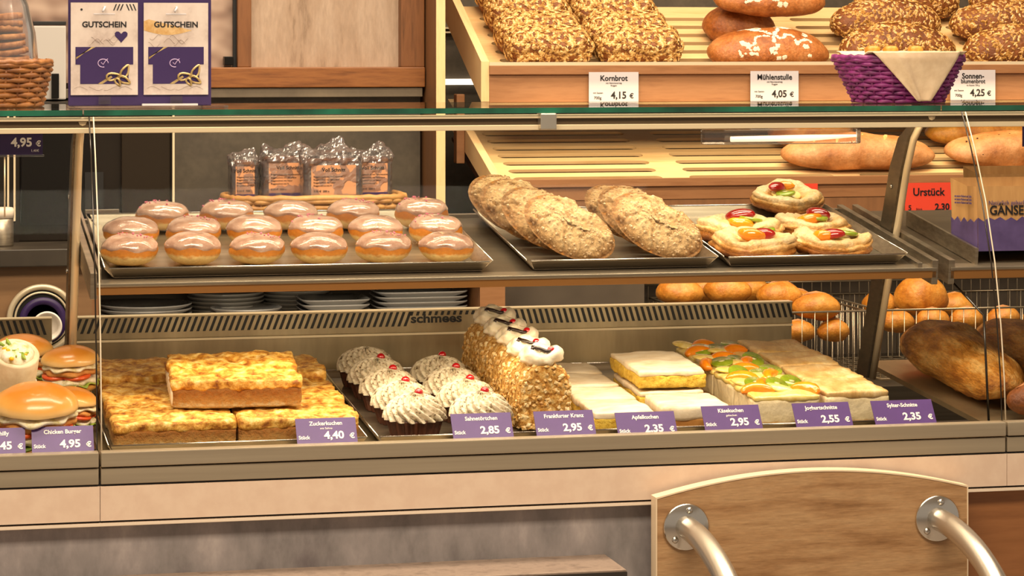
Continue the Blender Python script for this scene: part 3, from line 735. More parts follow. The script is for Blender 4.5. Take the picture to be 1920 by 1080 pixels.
rp2 = [(1728, 560, 4.99, 'big pointed golden pastry sticking out of the right basket', 1.15), (1650, 572, 5.05, 'small roll left of the pointed pastry', .8), (1682, 605, 4.915, 'roll behind the basket wires, leftmost in the right basket', .72), (1748, 602, 4.915, 'roll behind the basket wires, under the pointed pastry', .72),
       (1814, 600, 4.915, 'roll behind the basket wires right of the pointed pastry', .72), (1880, 598, 4.915, 'roll behind the basket wires at the glass joint', .72), (1946, 596, 4.915, 'roll behind the basket wires at the picture edge', .72), (1790, 575, 5.08, 'roll at the back of the right basket', .8),
       (1496, 625, 4.915, 'low roll behind the left basket wires beside the steel panel', .72), (1562, 622, 4.915, 'low roll behind the left basket wires beside the support arm', .72)]
for i, (px, py, Y, l_, s_) in enumerate(rp2):
    roll(l_, PY(px, py, Y), .046 * s_, .04 * s_, .034 * s_ * (1.25 if i == 0 else 1), None, (0, 0, R(random.uniform(-25, 25))), 20 + i)

# ================================================================== THE GLASS COUNTER
ZS = .887
ZU0, SU = 1.113, .14                       # upper shelf plane
ZD0, SD = .873, .07                        # lower deck plane
AU, AD = math.atan(SU), math.atan(SD)
def zU(Y): return ZU0 + SU * (Y - 3.9)
def zD(Y): return ZD0 + SD * (Y - 3.8)
ct = thing('display_counter', 'long bakery counter with steel sill, cream band and grey concrete front', 'counter', (0, YR, 0))
z_mid = Z_(100, 881, YR); z_sb = Z_(0, 916, YR)
XC0, XC1 = -.5, 2.6
for a, b in ((XC0, XL - .0015), (XL + .0015, XR - .0015), (XR + .0015, XC1)):
    MB().box(a, b, 0, .022, z_mid + .001, ZS).build('sill', steel_sill, ct, bevel=.0015)
    MB().box(a, b, .003, .022, z_sb, z_mid - .001).build('sill_base', steel_sill, ct, bevel=.001)
MB().box(XC0, XC1, .008, .04, z_sb - .005, z_sb + .002).build('shadow_gap', black, ct)
zc0 = Z_(0, 985, YR)
for a, b in ((XC0, XL), (XL + .0008, XR), (XR + .0008, XC1)):
    MB().box(a, b, .002, .03, zc0, z_sb - .003).build('cream_panel', cream, ct)
MB().box(XC0, XC1, .010, .03, zc0 - .003, zc0).build('shadow_line', black, ct)
MB().box(XC0, XC1, .004, .03, Z_(0, 996, YR), zc0 - .003).build('white_strip', white_strip, ct, bevel=.0008)
zg = Z_(0, 998, YR)
MB().box(XC0, X_(1400, 3.77), .02, .05, .08, zg).build('concrete_panel', concrete, ct)
MB().box(X_(1400, 3.77), XC1, .02, .05, .08, zg).build('oak_panel', wood_oak_red, ct)
MB().box(XC0, XC1, .06, .3, 0, .08).build('plinth', black, ct)
MB().box(XC0, XC1, .05, .62, .08, .80).build('carcass', M('carcass', '4a4038', rough=.6), ct)
# deck (tilted to the customers)
YD1 = 4.36
for a, b in ((XC0, XL - .006), (XL + .006, 1.487), (XR + .004, XC1)):
    MB().box(a, b, .0, (YD1 - 3.772) / math.cos(AD), -.012, -.004).build('deck', steel_back, ct, False, (0, .022, zD(3.772)), (AD, 0, 0))
# steel rear panel with slotted air strip
YV = 4.37
zv_t, zv_s, zv_b = Z_(1000, 577, YV), Z_(1000, 606, YV), Z_(1000, 618, YV)
rp_ = thing('air_panel', 'steel rear panel with slanted black air slots reading schmees', 'panel', (0, YV, 0))
for a, b in ((-.4, XL - .03), (XL + .0, 1.487)):
    MB().box(a, b, .0, .02, zv_b, zv_t, ).build('upper_face', steel_back, rp_, bevel=.001)
    MB().box(a, b, .004, .02, zD(YV) - .01, zv_b - .0018).build('lower_face', steel_back, rp_)
    MB().box(a, b, -.001, .004, zv_b - .004, zv_b - .0005).build('seam', alu, rp_)
    MB().box(a, b, -.002, .02, zv_t, zv_t + .0015).build('top_edge', alu, rp_)
h0, h1 = zv_s + .0, zv_t - .002
mb = MB()
def slot(x, sk, w=.0046, lo=h0):
    mb.add([(x, -.0008, lo), (x + w, -.0008, lo), (x + w + sk, -.0008, h1), (x + sk, -.0008, h1), (x, .001, lo), (x + w, .001, lo), (x + w + sk, .001, h1), (x + sk, .001, h1)],
           [(0, 1, 2, 3), (7, 6, 5, 4), (0, 4, 5, 1), (1, 5, 6, 2), (2, 6, 7, 3), (3, 7, 4, 0)])
xs0, xs1, xs2 = X_(765, YV), X_(885, YV), 1.48
x = XL + .004
while x < xs0: slot(x, .009); x += .0103
while x < xs1:
    slot(x, .002, lo=h1 - .0065); x += .0103
while x < xs2: slot(x + .008, -.007); x += .0103
x = .02
while x < XL - .045: slot(x + .008, -.008); x += .0103
mb.build('air_slots', black, rp_)
tx_ = text('schmees', .020, black, rp_, (X_(818, YV), -.0008, Z_(818, 604, YV)), bold=.03, sx=1.25)

# ---------- glass
def pane(name, label, x0, x1, prof, mat, t=.006, parts=(1, 1)):
    """bent pane: profile in (Y,z), extruded along X; side edges as parts"""
    th = thing(name, label, 'glass pane', (0, prof[0][0], prof[0][1]))
    p = [(y - prof[0][0], z - prof[0][1]) for y, z in prof]; mb = MB()
    n = len(p); V = []
    for xx in (x0, x1):
        for (y, z) in p: V.append((xx, y, z))
    mb.add(V, [(i, i + 1, n + i + 1, n + i) for i in range(n - 1)])
    mb.build('sheet', mat, th, True)
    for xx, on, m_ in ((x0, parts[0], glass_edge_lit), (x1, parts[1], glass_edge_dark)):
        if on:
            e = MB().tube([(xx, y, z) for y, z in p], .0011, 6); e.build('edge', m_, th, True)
    return th
FP = [(3.763, .8885), (3.768, .95), (3.781, 1.03), (3.803, 1.12), (3.838, 1.21), (3.882, 1.29), (3.918, 1.343)]
pane('front_glass', 'tilted front glass of the middle counter section', XL + .003, XR - .003, FP, glass_clear)
pane('front_glass', 'tilted front glass over the burgers at the left', XC0, XL - .003, FP, glass_clear, parts=(0, 1))
pane('front_glass', 'tilted front glass of the right section over the breads', XR + .003, XC1, FP, glass_clear, parts=(1, 0))
for i, (a, b, l_) in enumerate(((XC0, XL - .012, 'glass top plate at the left under the cookie basket'), (XL - .01, XR - .035, 'glass top plate over the middle section'), (XR - .033, XC1, 'glass top plate at the right end'))):
    t = thing('top_glass', l_, 'glass shelf', (0, 3.925, 1.345))
    MB().box(a, b, .0006, .40, 0, .008).build('plate', glass_top, t)
    MB().box(a, b, -.0006, .0006, 0, .008).build('edge', glass_edge, t)
# side glass at the right end of the cooled section
sg = thing('side_glass', 'upright side glass with dark cut edge between cakes and breads', 'glass pane', (XR - .012, 3.79, .875))
poly = [(0.0, .0), (.02, .165), (.24, .235), (.57, .235), (.57, .03)]
mb = MB(); mb.add([(0, y, z) for y, z in poly], [tuple(range(5))]); mb.build('sheet', glass_clear, sg)
MB().tube([(0, y, z) for y, z in poly[:4]], .0018, 6).build('edge', glass_edge_dark, sg, True)

# ---------- light rail under the glass front edge
lr = thing('light_rail', 'cream aluminium light rail under the front edge of the glass top', 'rail', (0, 3.93, 1.343))
MB().box(XC0, XC1, 0, .02, -.006, -.0005).build('upper_lip', alu, lr, bevel=.001)
MB().box(XC0, XC1, .006, .022, -.0155, -.006).build('channel', groove, lr)
MB().box(XC0, XC1, .001, .024, -.0235, -.0155).build('lower_lip', alu, lr, bevel=.001)
mb = MB().box(-.0125, .0125, -.004, .022, -.0235, .0015)
cl = mb.build('glass_clip', brushed, None, False, (X_(1028, 3.92), 3.921, 1.3435), bevel=.002); tag(cl, 'small grey metal clip on the light rail', 'clip')
# short LED lamp hanging at the right
pl = PY(1480, 259, 4.0)
lb = thing('light_bar', 'short clear lamp bar hanging under the light rail at the right', 'lamp', pl)
MB().tube([(-.095, 0, -.001), (.03, 0, 0), (.11, .0, .003)], [.0042, .005, .002], 10).build('tube', led_tube, lb, True)
MB().box(-.14, .115, -.008, .014, -.009, .014).build('housing', clear_plastic, lb, bevel=.003)

# ---------- support arms
def arm(label, X, ys=0.):
    t = thing('support_arm', label, 'bracket', (X, 3.96, 1.34))
    pts = [(-.02, -.004), (.02, -.012), (.055, -.04), (.085, -.09), (.115, -.16), (.17, -.28), (.24, -.44)]
    V = []; n = len(pts); w = .05
    for xx in (-.005, .005):
        for i, (y, z) in enumerate(pts):
            V.append((xx, y, z))
        for i, (y, z) in enumerate(pts):
            k = min(1, .25 + i * .3); V.append((xx, y + w * k, z - .012 * (1 - k)))
    mb = MB(); m2 = 2 * n
    Fc = []
    for s_ in (0, m2):
        for i in range(n - 1): Fc.append((s_ + i, s_ + i + 1, s_ + n + i + 1, s_ + n + i))
    for i in range(n - 1):
        Fc.append((i, i + 1, m2 + i + 1, m2 + i)); Fc.append((n + i, n + i + 1, m2 + n + i + 1, m2 + n + i))
    Fc += [(0, n, m2 + n, m2), (n - 1, 2 * n - 1, m2 + 2 * n - 1, m2 + n - 1)]
    mb.add(V, Fc); mb.build('blade', steel_dark, t)
    MB().tube([(.004, y - .004, z) for y, z in pts], .006, 8).build('front_bead', alu, t, True)
    for y, z in ((.125, -.12), (.175, -.235)):
        MB().lathe([(.004, 0), (.003, .0025)], 10, mtx=Matrix.Translation((-.005, y, z)) @ Matrix.Rotation(R(-90), 4, 'Y')).build('screw', chrome, t, True)
    return t
arm('curved steel support arm at the left between burgers and doughnuts', .262)
arm('curved steel support arm at the right beside the fruit pastries', 1.562)

# ---------- upper shelf
YS0, YS1 = 3.895, 4.31
us = thing('upper_shelf', 'steel upper shelf carrying the baking trays', 'shelf', (0, YS0, zU(YS0)), (AU, 0, 0))
d_ = (YS1 - YS0) / math.cos(AU)
MB().box(XL + .012, 1.545, .012, d_, -.012, -.004).build('plate', steel_dark, us)
MB().box(XL + .004, 1.553, -.016, .012, -.0085, -.003).build('front_beam', steel, us, bevel=.0015)
MB().box(XL + .004, 1.553, -.014, .012, -.020, -.0085).build('lower_beam', M('beam_reflection', 'a57440', rough=.35, metal=.5), us, bevel=.001)  # brown reflection on the beam is put into its base colour
MB().box(XL - .004, XL + .006, -.014, d_, -.026, .012).build('end_bar', steel, us, bevel=.001)
MB().box(XL + .008, XL + .012, -.006, d_, -.012, .016).build('end_bar', steel, us)
MB().box(1.522, 1.530, -.012, d_, -.020, .004).build('end_bar', steel, us, bevel=.001)
MB().box(1.545, 1.555, -.014, d_, -.030, .008).build('end_bar', steel, us, bevel=.001)
MB().box(XL + .012, 1.545, d_ - .01, d_, -.02, .002).build('rear_bar', steel, us)
us2 = thing('upper_shelf', 'steel upper shelf of the right section carrying the paper bags', 'shelf', (0, YS0, zU(YS0)), (AU, 0, 0))
MB().box(1.585, XC1, .012, d_, -.012, -.004).build('plate', steel_dark, us2)
MB().box(1.575, XC1, -.016, .012, -.0085, -.003).build('front_beam', steel, us2, bevel=.0015)
MB().box(1.575, XC1, -.014, .012, -.022, -.0085).build('lower_beam', M('beam_reflection_right', 'a57440', rough=.35, metal=.5), us2, bevel=.001)  # same painted brown reflection on the right beam
MB().box(1.572, 1.582, -.014, d_, -.030, .008).build('end_bar', steel, us2, bevel=.001)
MB().box(1.62, 1.625, 0, d_ * .7, -.003, .022).build('bag_rail', steel, us2)

def tray(label, x0, x1, y0, y1, zf_, ang, h=.016, fl=.014, group='metal baking trays'):
    """sheet tray with four flared lips and open corners"""
    t = thing('baking_tray', label, 'tray', ((x0 + x1) / 2, y0, zf_(y0)), (ang, 0, 0), group)
    a = (x1 - x0) / 2; d = (y1 - y0) / math.cos(ang); th = .0012
    MB().box(-a, a, 0, d, -.003, -.003 + th).build('base', steel, t)
    def lip(p, q, out):
        p, q, out = Vector(p), Vector(q), Vector(out); up = Vector((0, 0, h)); along = (q - p).normalized()
        v = [p, q, q + out * fl + up + along * fl * .6, p + out * fl + up - along * fl * .6]
        n = out.cross(along).normalized(); e = (up + out * fl).normalized()
        nn = e.cross(along).normalized() * th
        MB().add([*v, *[x + nn for x in v]], [(0, 1, 2, 3), (7, 6, 5, 4), (0, 4, 5, 1), (1, 5, 6, 2), (2, 6, 7, 3), (3, 7, 4, 0)]).build('lip', steel, t)
        MB().tube([v[3], v[2]], .0012, 6).build('rolled_edge', chrome, t, True)
    zz = -.002
    lip((-a, 0, zz), (a, 0, zz), (0, -1, 0)); lip((-a, d, zz), (a, d, zz), (0, 1, 0))
    lip((-a, 0, zz), (-a, d, zz), (-1, 0, 0)); lip((a, 0, zz), (a, d, zz), (1, 0, 0))
    return t
YT0, YT1 = 3.915, 4.275
tray('wide baking tray holding the glazed doughnuts', X_(214, 3.91), X_(905, 3.91), YT0, YT1, zU, AU)
tray('baking tray holding the leaning crumble cakes', X_(1003, 3.91), X_(1328, 3.91), YT0, YT1, zU, AU)
tray('baking tray holding the fruit pastries', X_(1372, 3.91), X_(1683, 3.91), YT0, YT1, zU, AU)

# ---------- doughnuts
def make_doughnut(seed, spr):
    t = thing('doughnut', 'x', 'doughnut', group='glazed doughnuts on the wide tray')
    rx, ry, rt, rb = .0465, .0425, .030, .024
    rnd = random.Random(seed)
    def surf(th, ph, off=0.):
        z = (rt if ph > 0 else rb) * spow(math.sin(ph), .95); c = spow(math.cos(ph), .64)
        p = Vector((rx * c * math.cos(th), ry * c * math.sin(th), z))
        p *= 1 + .09 * nz(p * 1, 20, seed)
        if z < 0: p.x *= 1 - .10 * abs(math.sin(ph)); p.y *= 1 - .1 * abs(math.sin(ph))
        n = Vector((p.x / rx ** 2, p.y / ry ** 2, p.z / rt ** 2)).normalized()
        return p + n * off
    V = []; Fc = []; nu, nv = 36, 20
    for i in range(nv + 1):
        for j in range(nu): V.append(surf(2 * PI * j / nu, -PI / 2 + PI * i / nv))
    for i in range(nv):
        for j in range(nu): Fc.append((i * nu + j, i * nu + (j + 1) % nu, (i + 1) * nu + (j + 1) % nu, (i + 1) * nu + j))
    MB().add(V, Fc).build('dough', M_bun_z, t, True)
    V = []; Fc = []; nv = 12; ph0 = rnd.random() * 6
    for i in range(nv + 1):
        for j in range(nu):
            th = 2 * PI * j / nu
            edge = R(14) + R(9) * math.sin(3 * th + ph0) * .5 + R(9) * math.sin(7 * th + 2 * ph0) * .5
            ph = PI / 2 - (PI / 2 - edge) * i / nv
            V.append(surf(th, ph, .0018 if i < nv else -.001))
    for i in range(nv):
        for j in range(nu): Fc.append((i * nu + j, i * nu + (j + 1) % nu, (i + 1) * nu + (j + 1) % nu, (i + 1) * nu + j))
    MB().add(V, Fc).build('glaze', M_glaze, t, True)
    if spr:
        mb = MB(); a0 = rnd.uniform(0, 6.28)
        for _ in range(spr):
            th = a0 + rnd.gauss(0, .8); ph = R(rnd.uniform(42, 86)); c = surf(th, ph, .0028); s_ = rnd.uniform(.0012, .0026)
            mb.add([c + Vector(d) * s_ for d in ((1, 0, 0), (-1, 0, 0), (0, 1, 0), (0, -1, 0), (0, 0, .8), (0, 0, -.8))],
                   [(0, 2, 4), (2, 1, 4), (1, 3, 4), (3, 0, 4), (2, 0, 5), (1, 2, 5), (3, 1, 5), (0, 3, 5)])
        stuff(mb.build('sprinkles', M_spr_pink, t))
    return t
protos = [make_doughnut(1, 0), make_doughnut(4, 16), make_doughnut(9, 26)]
index_kids(); used = [False] * 3
rows = [('front row', 497, [(246, 1), (367, 0), (487, 1), (606, 0), (726, 1), (846, 0)]),
        ('middle row', 463, [(250, 0), (367, 1), (483, 0), (598, 2), (712, 0), (825, 2)]),
        ('back row', 432, [(308, 2), (430, 2), (552, 0), (668, 1), (798, 2)])]
ords = ['leftmost', 'second from left', 'third from left', 'fourth from left', 'fifth from left', 'sixth from left']
for rn, py, ls in rows:
    for i, (px, kd) in enumerate(ls):
        p = PS(px, py + 9 - (px - 240) * .011, 3.9, ZU0, SU); p.z += .0182; p.y += .036
        a = AU; lab = 'glazed doughnut, %s in the %s, %s' % (ords[i] if not (i == len(ls) - 1) else 'rightmost', rn, ['plain', 'with a few pink sprinkles', 'with many pink sprinkles'][kd])
        src = protos[kd]; rot = (AU, 0, R(random.uniform(-8, 8)))
        if not used[kd]: used[kd] = True; o = src; o.location = p; o.rotation_euler = rot; o['label'] = lab
        else: o = dup(src, p, rot, lab)
        k = random.uniform(.89, .915); o.scale = (k, k * .95, random.uniform(.76, .84)); settle_plane(o, zU, -.0017)

# ---------- crumble cakes leaning against each other
def make_streusel(seed):
    t = thing('crumble_cake', 'x', 'pastry', group='crumble cakes leaning on the middle tray')
    m_ = subbox(2., 2., .030, 56, 44, 9, .0001, 'cake')
    for v in m_.vertices:                     # square grid warped to an oval, rim rounded, top domed
        x_, y_ = v.co.x, v.co.y; X2, Y2 = x_ * math.sqrt(1 - y_ * y_ / 2), y_ * math.sqrt(1 - x_ * x_ / 2)
        r2 = X2 * X2 + Y2 * Y2; zc = v.co.z - .015
        zz = zc * (max(0, 1 - r2 ** 3)) ** .42; k_ = 1 - .06 * (zc / .015) ** 2
        v.co = (X2 * .081 * (1 if r2 < .98 else (1 + .02 * (1 - (zc / .015) ** 2))) * k_, Y2 * .057 * k_, zz + (.004 * (1 - r2) if zc > 0 else 0))
        if zz > .006 and abs(nz(v.co, 16, seed * 3.1, 2)) < .07: v.co.z -= .0035
    m_.update()
    for v in m_.vertices:                     # a soft dent turns the oval towards a bean
        v.co.y -= .008 * math.exp(-(v.co.x / .03) ** 2) * (1 if v.co.y > 0 else .15)
    m_.update(); bumpy(m_, .0036, 42, seed, 4, lambda c: 1. if c.z > 0 else .25)
    bumpy(m_, .0022, 120, seed + 3, 2, lambda c: 1. if c.z > .004 else 0)
    obj('cake', m_, M_streusel, t, True)
    stuff(scatter(m_, 150, .0026, .0022, .0016, seed, lambda c, n: c.z > .004).build('crumbs', M_sugar, t))
    return t
ps_ = [make_streusel(2), make_streusel(6)]; index_kids()
# (pixel centre x, y), Y, tilt about X, roll, scale, label
sc_ = [(1068, 444, 3.990, 52, 38, .95, 'large crumble cake at the front left of the middle tray'),
       (1024, 428, 4.054, 52, 38, .95, 'crumble cake behind the front left crumble cake'),
       (990, 405, 4.118, 52, 30, 1.0, 'big pale crumble cake at the back left of the middle tray'),
       (962, 402, 4.182, 52, 30, .95, 'crumble cake at the far left leaning behind the pale one'),
       (1232, 440, 3.992, 52, 38, .96, 'large crumble cake at the front right of the middle tray'),
       (1204, 420, 4.054, 52, 38, .95, 'crumble cake behind the front right crumble cake'),
       (1170, 408, 4.118, 52, 36, .85, 'crumble cake hidden at the back right of the middle tray')]
for i, (px, py, Y, tl_, rl_, s_, lab) in enumerate(sc_):
    p = PY(px, py + 8, Y); e = (Matrix.Rotation(R(6), 4, 'Z') @ Matrix.Rotation(R(tl_), 4, 'X') @ Matrix.Rotation(-R(rl_), 4, 'Z')).to_euler()
    if i < 2: o = ps_[i]; o.location = p; o.rotation_euler = e; o['label'] = lab
    else: o = dup(ps_[i % 2], p, e, lab)
    s_ *= .96; o.scale = (s_, s_, s_); settle_plane(o, zU, -.0017)

# ---------- fruit pastries
def make_danish(seed, kinds, name='x'):
    t = thing('fruit_pastry', 'x', 'pastry', group='fruit pastries on the right tray')
    prof = [(.0, 0), (.85, .0), (.96, .004), (1.0, .0085), (.93, .0105), (.99, .014), (.95, .0175), (.90, .0185), (.93, .022), (.84, .026), (.72, .027), (.58, .023), (.46, .0195), (.25, .0185), (.0, .0185)]
    n = 48; V = []; Fc = []
    rnd = random.Random(seed)
    for r_, z in prof:
        for j in range(n):
            th = 2 * PI * j / n
            rad = .060 * (1 + .07 * math.cos(4 * th + seed) + .05 * math.sin(3 * th + 2 * seed + z * 120)) * r_ + .0001
            x, y = rad * math.cos(th), rad * math.sin(th) * .92
            V.append((x, y, z * (1 + .22 * nz((x, y, z), 30, seed)) + (.002 * math.sin(2 * th + seed) if z > .01 else 0)))
    for i in range(len(prof) - 1):
        for j in range(n): Fc.append((i * n + j, i * n + (j + 1) % n, (i + 1) * n + (j + 1) % n, (i + 1) * n + j))
    me_ = MB().add(V, Fc).mesh('pastry'); bumpy(me_, .0034, 48, seed); bumpy(me_, .0016, 150, seed + 4, 2); obj('pastry', me_, M_puff, t, True)
    MB().lathe([(.0005, .0195), (.026, .0195), (.024, .0225), (.0005, .0235)], 24, cap=False).build('custard', M_custard, t, True)
    for k, kd in enumerate(kinds):
        th = seed + k * 2 * PI / len(kinds); x, y = .019 * math.cos(th), .016 * math.sin(th)
        rz = (R(rnd.uniform(-15, 15)), R(rnd.uniform(-15, 15)), th + R(90))
        if kd == 'p':
            mb = MB(); mb.tube([(.026 * math.cos(a), .022 * math.sin(a), 0) for a in [(-1.1 + q * .275) for q in range(9)]], [.001, .006, .008, .0095, .010, .0095, .008, .006, .001], 10)
            mb.build('peach_slice', M_peach, t, True, (x * .2, y * .2, .027), rz)
        elif kd == 's':
            o = obj('strawberry_half', blob(.022, .013, .010, 20, 12, 1, 1, .5), M_berry, t, True, (x, y, .028), rz)
        elif kd == 'k':
            mb = MB().lathe([(.0005, 0), (.0165, 0), (.017, .003), (.016, .005), (.0005, .0055)], 22, cap=False)
            o = mb.build('kiwi_slice', M_kiwi, t, True, (x * 1.1, y * 1.1, .026), rz)
            MB().lathe([(.0005, .0054), (.004, .0058), (.0005, .006)], 12, cap=False, sx=1.4).build('core', M_kiwi_core, o, True)
    return t
dn = [(1402, 448, 'k', ['s', 'p', 'k'], 'fruit pastry with strawberry and kiwi at the left of the right tray', 1.12, 1.2),
      (1490, 398, 'p', ['p', 's', 'k'], 'tall fruit pastry with peach lying at the back of the right tray', .98, .2),
      (1540, 436, 'm', ['s', 'p', 'k'], 'fruit pastry with dark strawberry in the middle right', 1.0, .7),
      (1447, 485, 'f', ['p', 's', 'k'], 'fruit pastry with kiwi at the front left of the right tray', 1.1, 2.8),
      (1592, 480, 'r', ['p', 's', 'k'], 'fruit pastry with peach and strawberry at the front right', 1.02, 2.1)]
for i, (px, py, _, kinds, lab, s_, sd_) in enumerate(dn):
    t = make_danish(sd_ + i * 6.283, kinds); p = PS(px, py + 13, 3.9, ZU0, SU); yy = max(p.y + .05, 3.922 + .0565 * s_); t.location = (p.x, yy, zU(yy) + .001); t.rotation_euler = (AU, 0, 0); t['label'] = lab
    t.scale = (s_, s_, s_ * 1.0)
    if i == 1: t.rotation_euler = (AU + R(9), 0, 0)
    settle_plane(t, zU, -.0017)

dns = [o for o in COL.objects if o.parent is None and o.name.startswith('fruit_pastry')]
settle_on(dns[1], [dns[0], dns[2]] + [o for o in COL.objects if o.name == 'baking_tray.002'], None, .1)

# ---------- paper bags on the right upper shelf
def paper_bag(label, px0, px1, Y, h, d, txt):
    x0, x1 = X_(px0, Y), X_(px1, Y); w = x1 - x0
    t = thing('paper_bag', label, 'bag', ((x0 + x1) / 2, Y, zU(Y) + .004), (R(-2), 0, 0))
    # body: front, back, gusset sides, torn zigzag purple lower part as geometry, open top
    a = w / 2; th = .0008
    mb = MB()
    top = [(-a, 0), (-a * .92, d * .5), (-a, d), (a, d), (a * .92, d * .5), (a, 0)]
    n = 6; V = []
    for z in (0, h * .5, h):
        for x, y in top:
            k = 1 + (.02 if z == h else 0); V.append((x * k, y, z + (.012 if (z == h and y > d * .6) else 0)))
    Fc = []
    for i in range(2):
        for j in range(n): Fc.append((i * n + j, i * n + (j + 1) % n, (i + 1) * n + (j + 1) % n, (i + 1) * n + j))
    Fc.append(tuple(range(n)))
    mb.add(V, Fc); ob = mb.build('paper', M_kraft, t)
    zz = [h * (.5 + .05 * (-1) ** k * random.uniform(.3, 1)) for k in range(17)]
    pts = [(-a, 0)] + [(a, 0)] + [(a - w * k / 16, zz[k]) for k in range(17)]
    MB().prism(pts, .0008).build('purple_print', M_bagpurple, t, False, (0, -.0012, 0))
    pts = [(0, 0), (d, 0)] + [(d - d * k / 8, zz[k] * .95) for k in range(9)]
    MB().prism(pts, .0008).build('purple_print', M_bagpurple, t, False, (-a * 1.0 - .0012, d, 0), (0, 0, R(-90)))
    if txt:
        text(txt, .02, black_text, t, (-a * .96 + .016, -.002, h * .56), bold=.02, align='LEFT', sx=.9)
        text('Natürlich gebacken', .010, M_bagpurple, t, (-a * .9 + .01, -.002, h * .71), align='LEFT', sx=.9)
        for k in range(3): text('aus unserer Bäckerei mit Liebe', .0055, M_bagpurple, t, (-a - .0022, d * .5, h * (.82 - k * .05)), (R(90), 0, R(-90)))
    return t
paper_bag('brown and purple paper bag nearest the glass with GÄNSEFO lettering', 1834, 2000, 3.905, .100, .105, 'GÄNSEFO')
paper_bag('brown paper bag standing open behind the lettered bag', 1850, 2010, 4.025, .098, .09, None)
for t in [o for o in COL.objects if o.name.startswith('paper_bag')]: settle_plane(t, zU, -.0038)

# ================================================================== LOWER DECK
gT = 'metal trays of the lower deck'
def tray2(lab, x0, x1): tray(lab, x0, x1, 3.814, 4.305, lambda Y: zD(Y) + .004, AD, h=.012, fl=.007, group=gT)
tray2('lower steel tray holding the sugar cake', .30, .652)
tray2('lower steel tray holding cupcakes and ring cake slices', .682, .9785)
tray2('lower steel tray holding the white iced slices', .9935, 1.208)
tray2('lower steel tray holding the fruit and yoghurt slices', 1.232, 1.462)
def cake(name, label, lx, ly, lz, loc, top_mat, side_mat, group, seed, rot=None, topamp=.003, tscale=45, hz=.7, cat='cake', side_amp=.0012, over=.001, tn=None):
    t = thing(name, label, cat, loc, rot or (AD, 0, 0), group)
    nx, ny = max(6, int(lx / .006)), max(6, int(ly / .006))
    a_ = subbox(lx, ly, lz * hz, nx, ny, 8, .002, 'crumb'); bumpy(a_, side_amp, 90, seed); bumpy(a_, .0022, 18, seed + 1, 2); obj('crumb', a_, side_mat, t, True)
    b_ = subbox(lx + over, ly + over, lz * (1 - hz) + .003, nx, ny, 4, .0035, 'topping'); bumpy(b_, topamp, tscale, seed + 2); bumpy(b_, .0025, 16, seed + 5, 2)
    obj('topping', b_, top_mat, t, True, (0, 0, lz * hz - .002))
    return t
def d3(x, y, lift=0.): return Vector((x, y, zD(y) + .004 + lift))
gz = 'sugar cake pieces on the lower left tray'
zk = [(.388, 3.894, 'front left sugar cake piece behind the steel sill'), (.563, 3.894, 'front right sugar cake piece behind its price tag'), (.388, 4.042, 'sugar cake piece in the middle left'),
      (.563, 4.042, 'sugar cake piece in the middle right under the stacked piece'), (.388, 4.186, 'sugar cake piece at the back left'), (.563, 4.186, 'sugar cake piece at the back right')]
for i, (x, y, lab) in enumerate(zk):
    cake('sugar_cake', lab, .172, .145, .036 if i < 4 else .046, d3(x, y), M_zk_top, M_zk_side, gz, 3 + i, topamp=.0045, hz=.68)
p0 = d3(.487, 3.972, .08)
tp = cake('sugar_cake', 'large sugar cake piece lying on top of the others', .186, .17, .040, p0, M_zk_top, M_zk_side, gz, 14, (AD + R(3), 0, R(-3)), topamp=.005, hz=.7)
a_ = subbox(.004, .168, .024, 2, 24, 4, .0015); bumpy(a_, .002, 60, 3); obj('cream_layer', a_, M_creamfill, tp, True, (-.0925, 0, .004))

# cupcakes
def make_cupcake(seed, berry):
    t = thing('cream_cupcake', 'x', 'cupcake', group='chocolate cream cupcakes')
    prof = [(.0005, 0), (.033, 0), (.0345, .004), (.0405, .026), (.0415, .028), (.036, .0275), (.0005, .026)]
    n = 72; V = []; Fc = []
    for r_, z in prof:
        for j in range(n):
            th = 2 * PI * j / n; rr = r_ * (1 + (.05 * (1 if (j // 2) % 2 else -1) if .001 < r_ and z < .0275 else 0)); V.append((rr * math.cos(th), rr * math.sin(th), z))
    for i in range(len(prof) - 1):
        for j in range(n): Fc.append((i * n + j, i * n + (j + 1) % n, (i + 1) * n + (j + 1) % n, (i + 1) * n + j))
    MB().add(V, Fc).build('chocolate_base', M_choc, t)
    V = []; Fc = []; nu, nv = 136, 30
    for i in range(nv + 1):
        f_ = i / nv; r0 = .0425 * (1 - f_ ** 2.2) ** .62 + .0002; z0 = .026 + .034 * f_ ** .9
        for j in range(nu):
            th = 2 * PI * j / nu
            rdg = abs(math.sin((th * 17 + f_ * 19) / 2)); k = 1 + .24 * (rdg - .55) * (1 - f_ * .45)
            V.append((r0 * k * math.cos(th), r0 * k * math.sin(th), z0 + .005 * (rdg - .5) * (1 if f_ > .1 else 0) + (.006 * (1 - f_) * math.sin(th) * 0)))
    for i in range(nv):
        for j in range(nu): Fc.append((i * nu + j, i * nu + (j + 1) % nu, (i + 1) * nu + (j + 1) % nu, (i + 1) * nu + j))
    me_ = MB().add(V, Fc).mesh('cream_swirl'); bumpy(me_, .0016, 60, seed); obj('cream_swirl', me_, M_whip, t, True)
    if berry: obj('berry', blob(.0066, .0062, .0062, 16, 10, 1, 1, .9), M_redberry, t, True, (.006, .004, .0615))
    return t
cpr = [make_cupcake(1, True), make_cupcake(5, False)]; index_kids(); us_ = [0, 0]
cc = []
for k, (y, kd, rowname) in enumerate(((3.862, 0, 'frontmost'), (3.956, 0, 'second from the front'), (4.050, 0, 'third from the front'), (4.144, 0, 'fourth from the front'), (4.238, 1, 'rearmost, without berry'))):
    cc.append((.738 - (y - 3.862) * .02, y, kd, 'chocolate cupcake with ridged cream beside the sugar cake tray, ' + rowname))
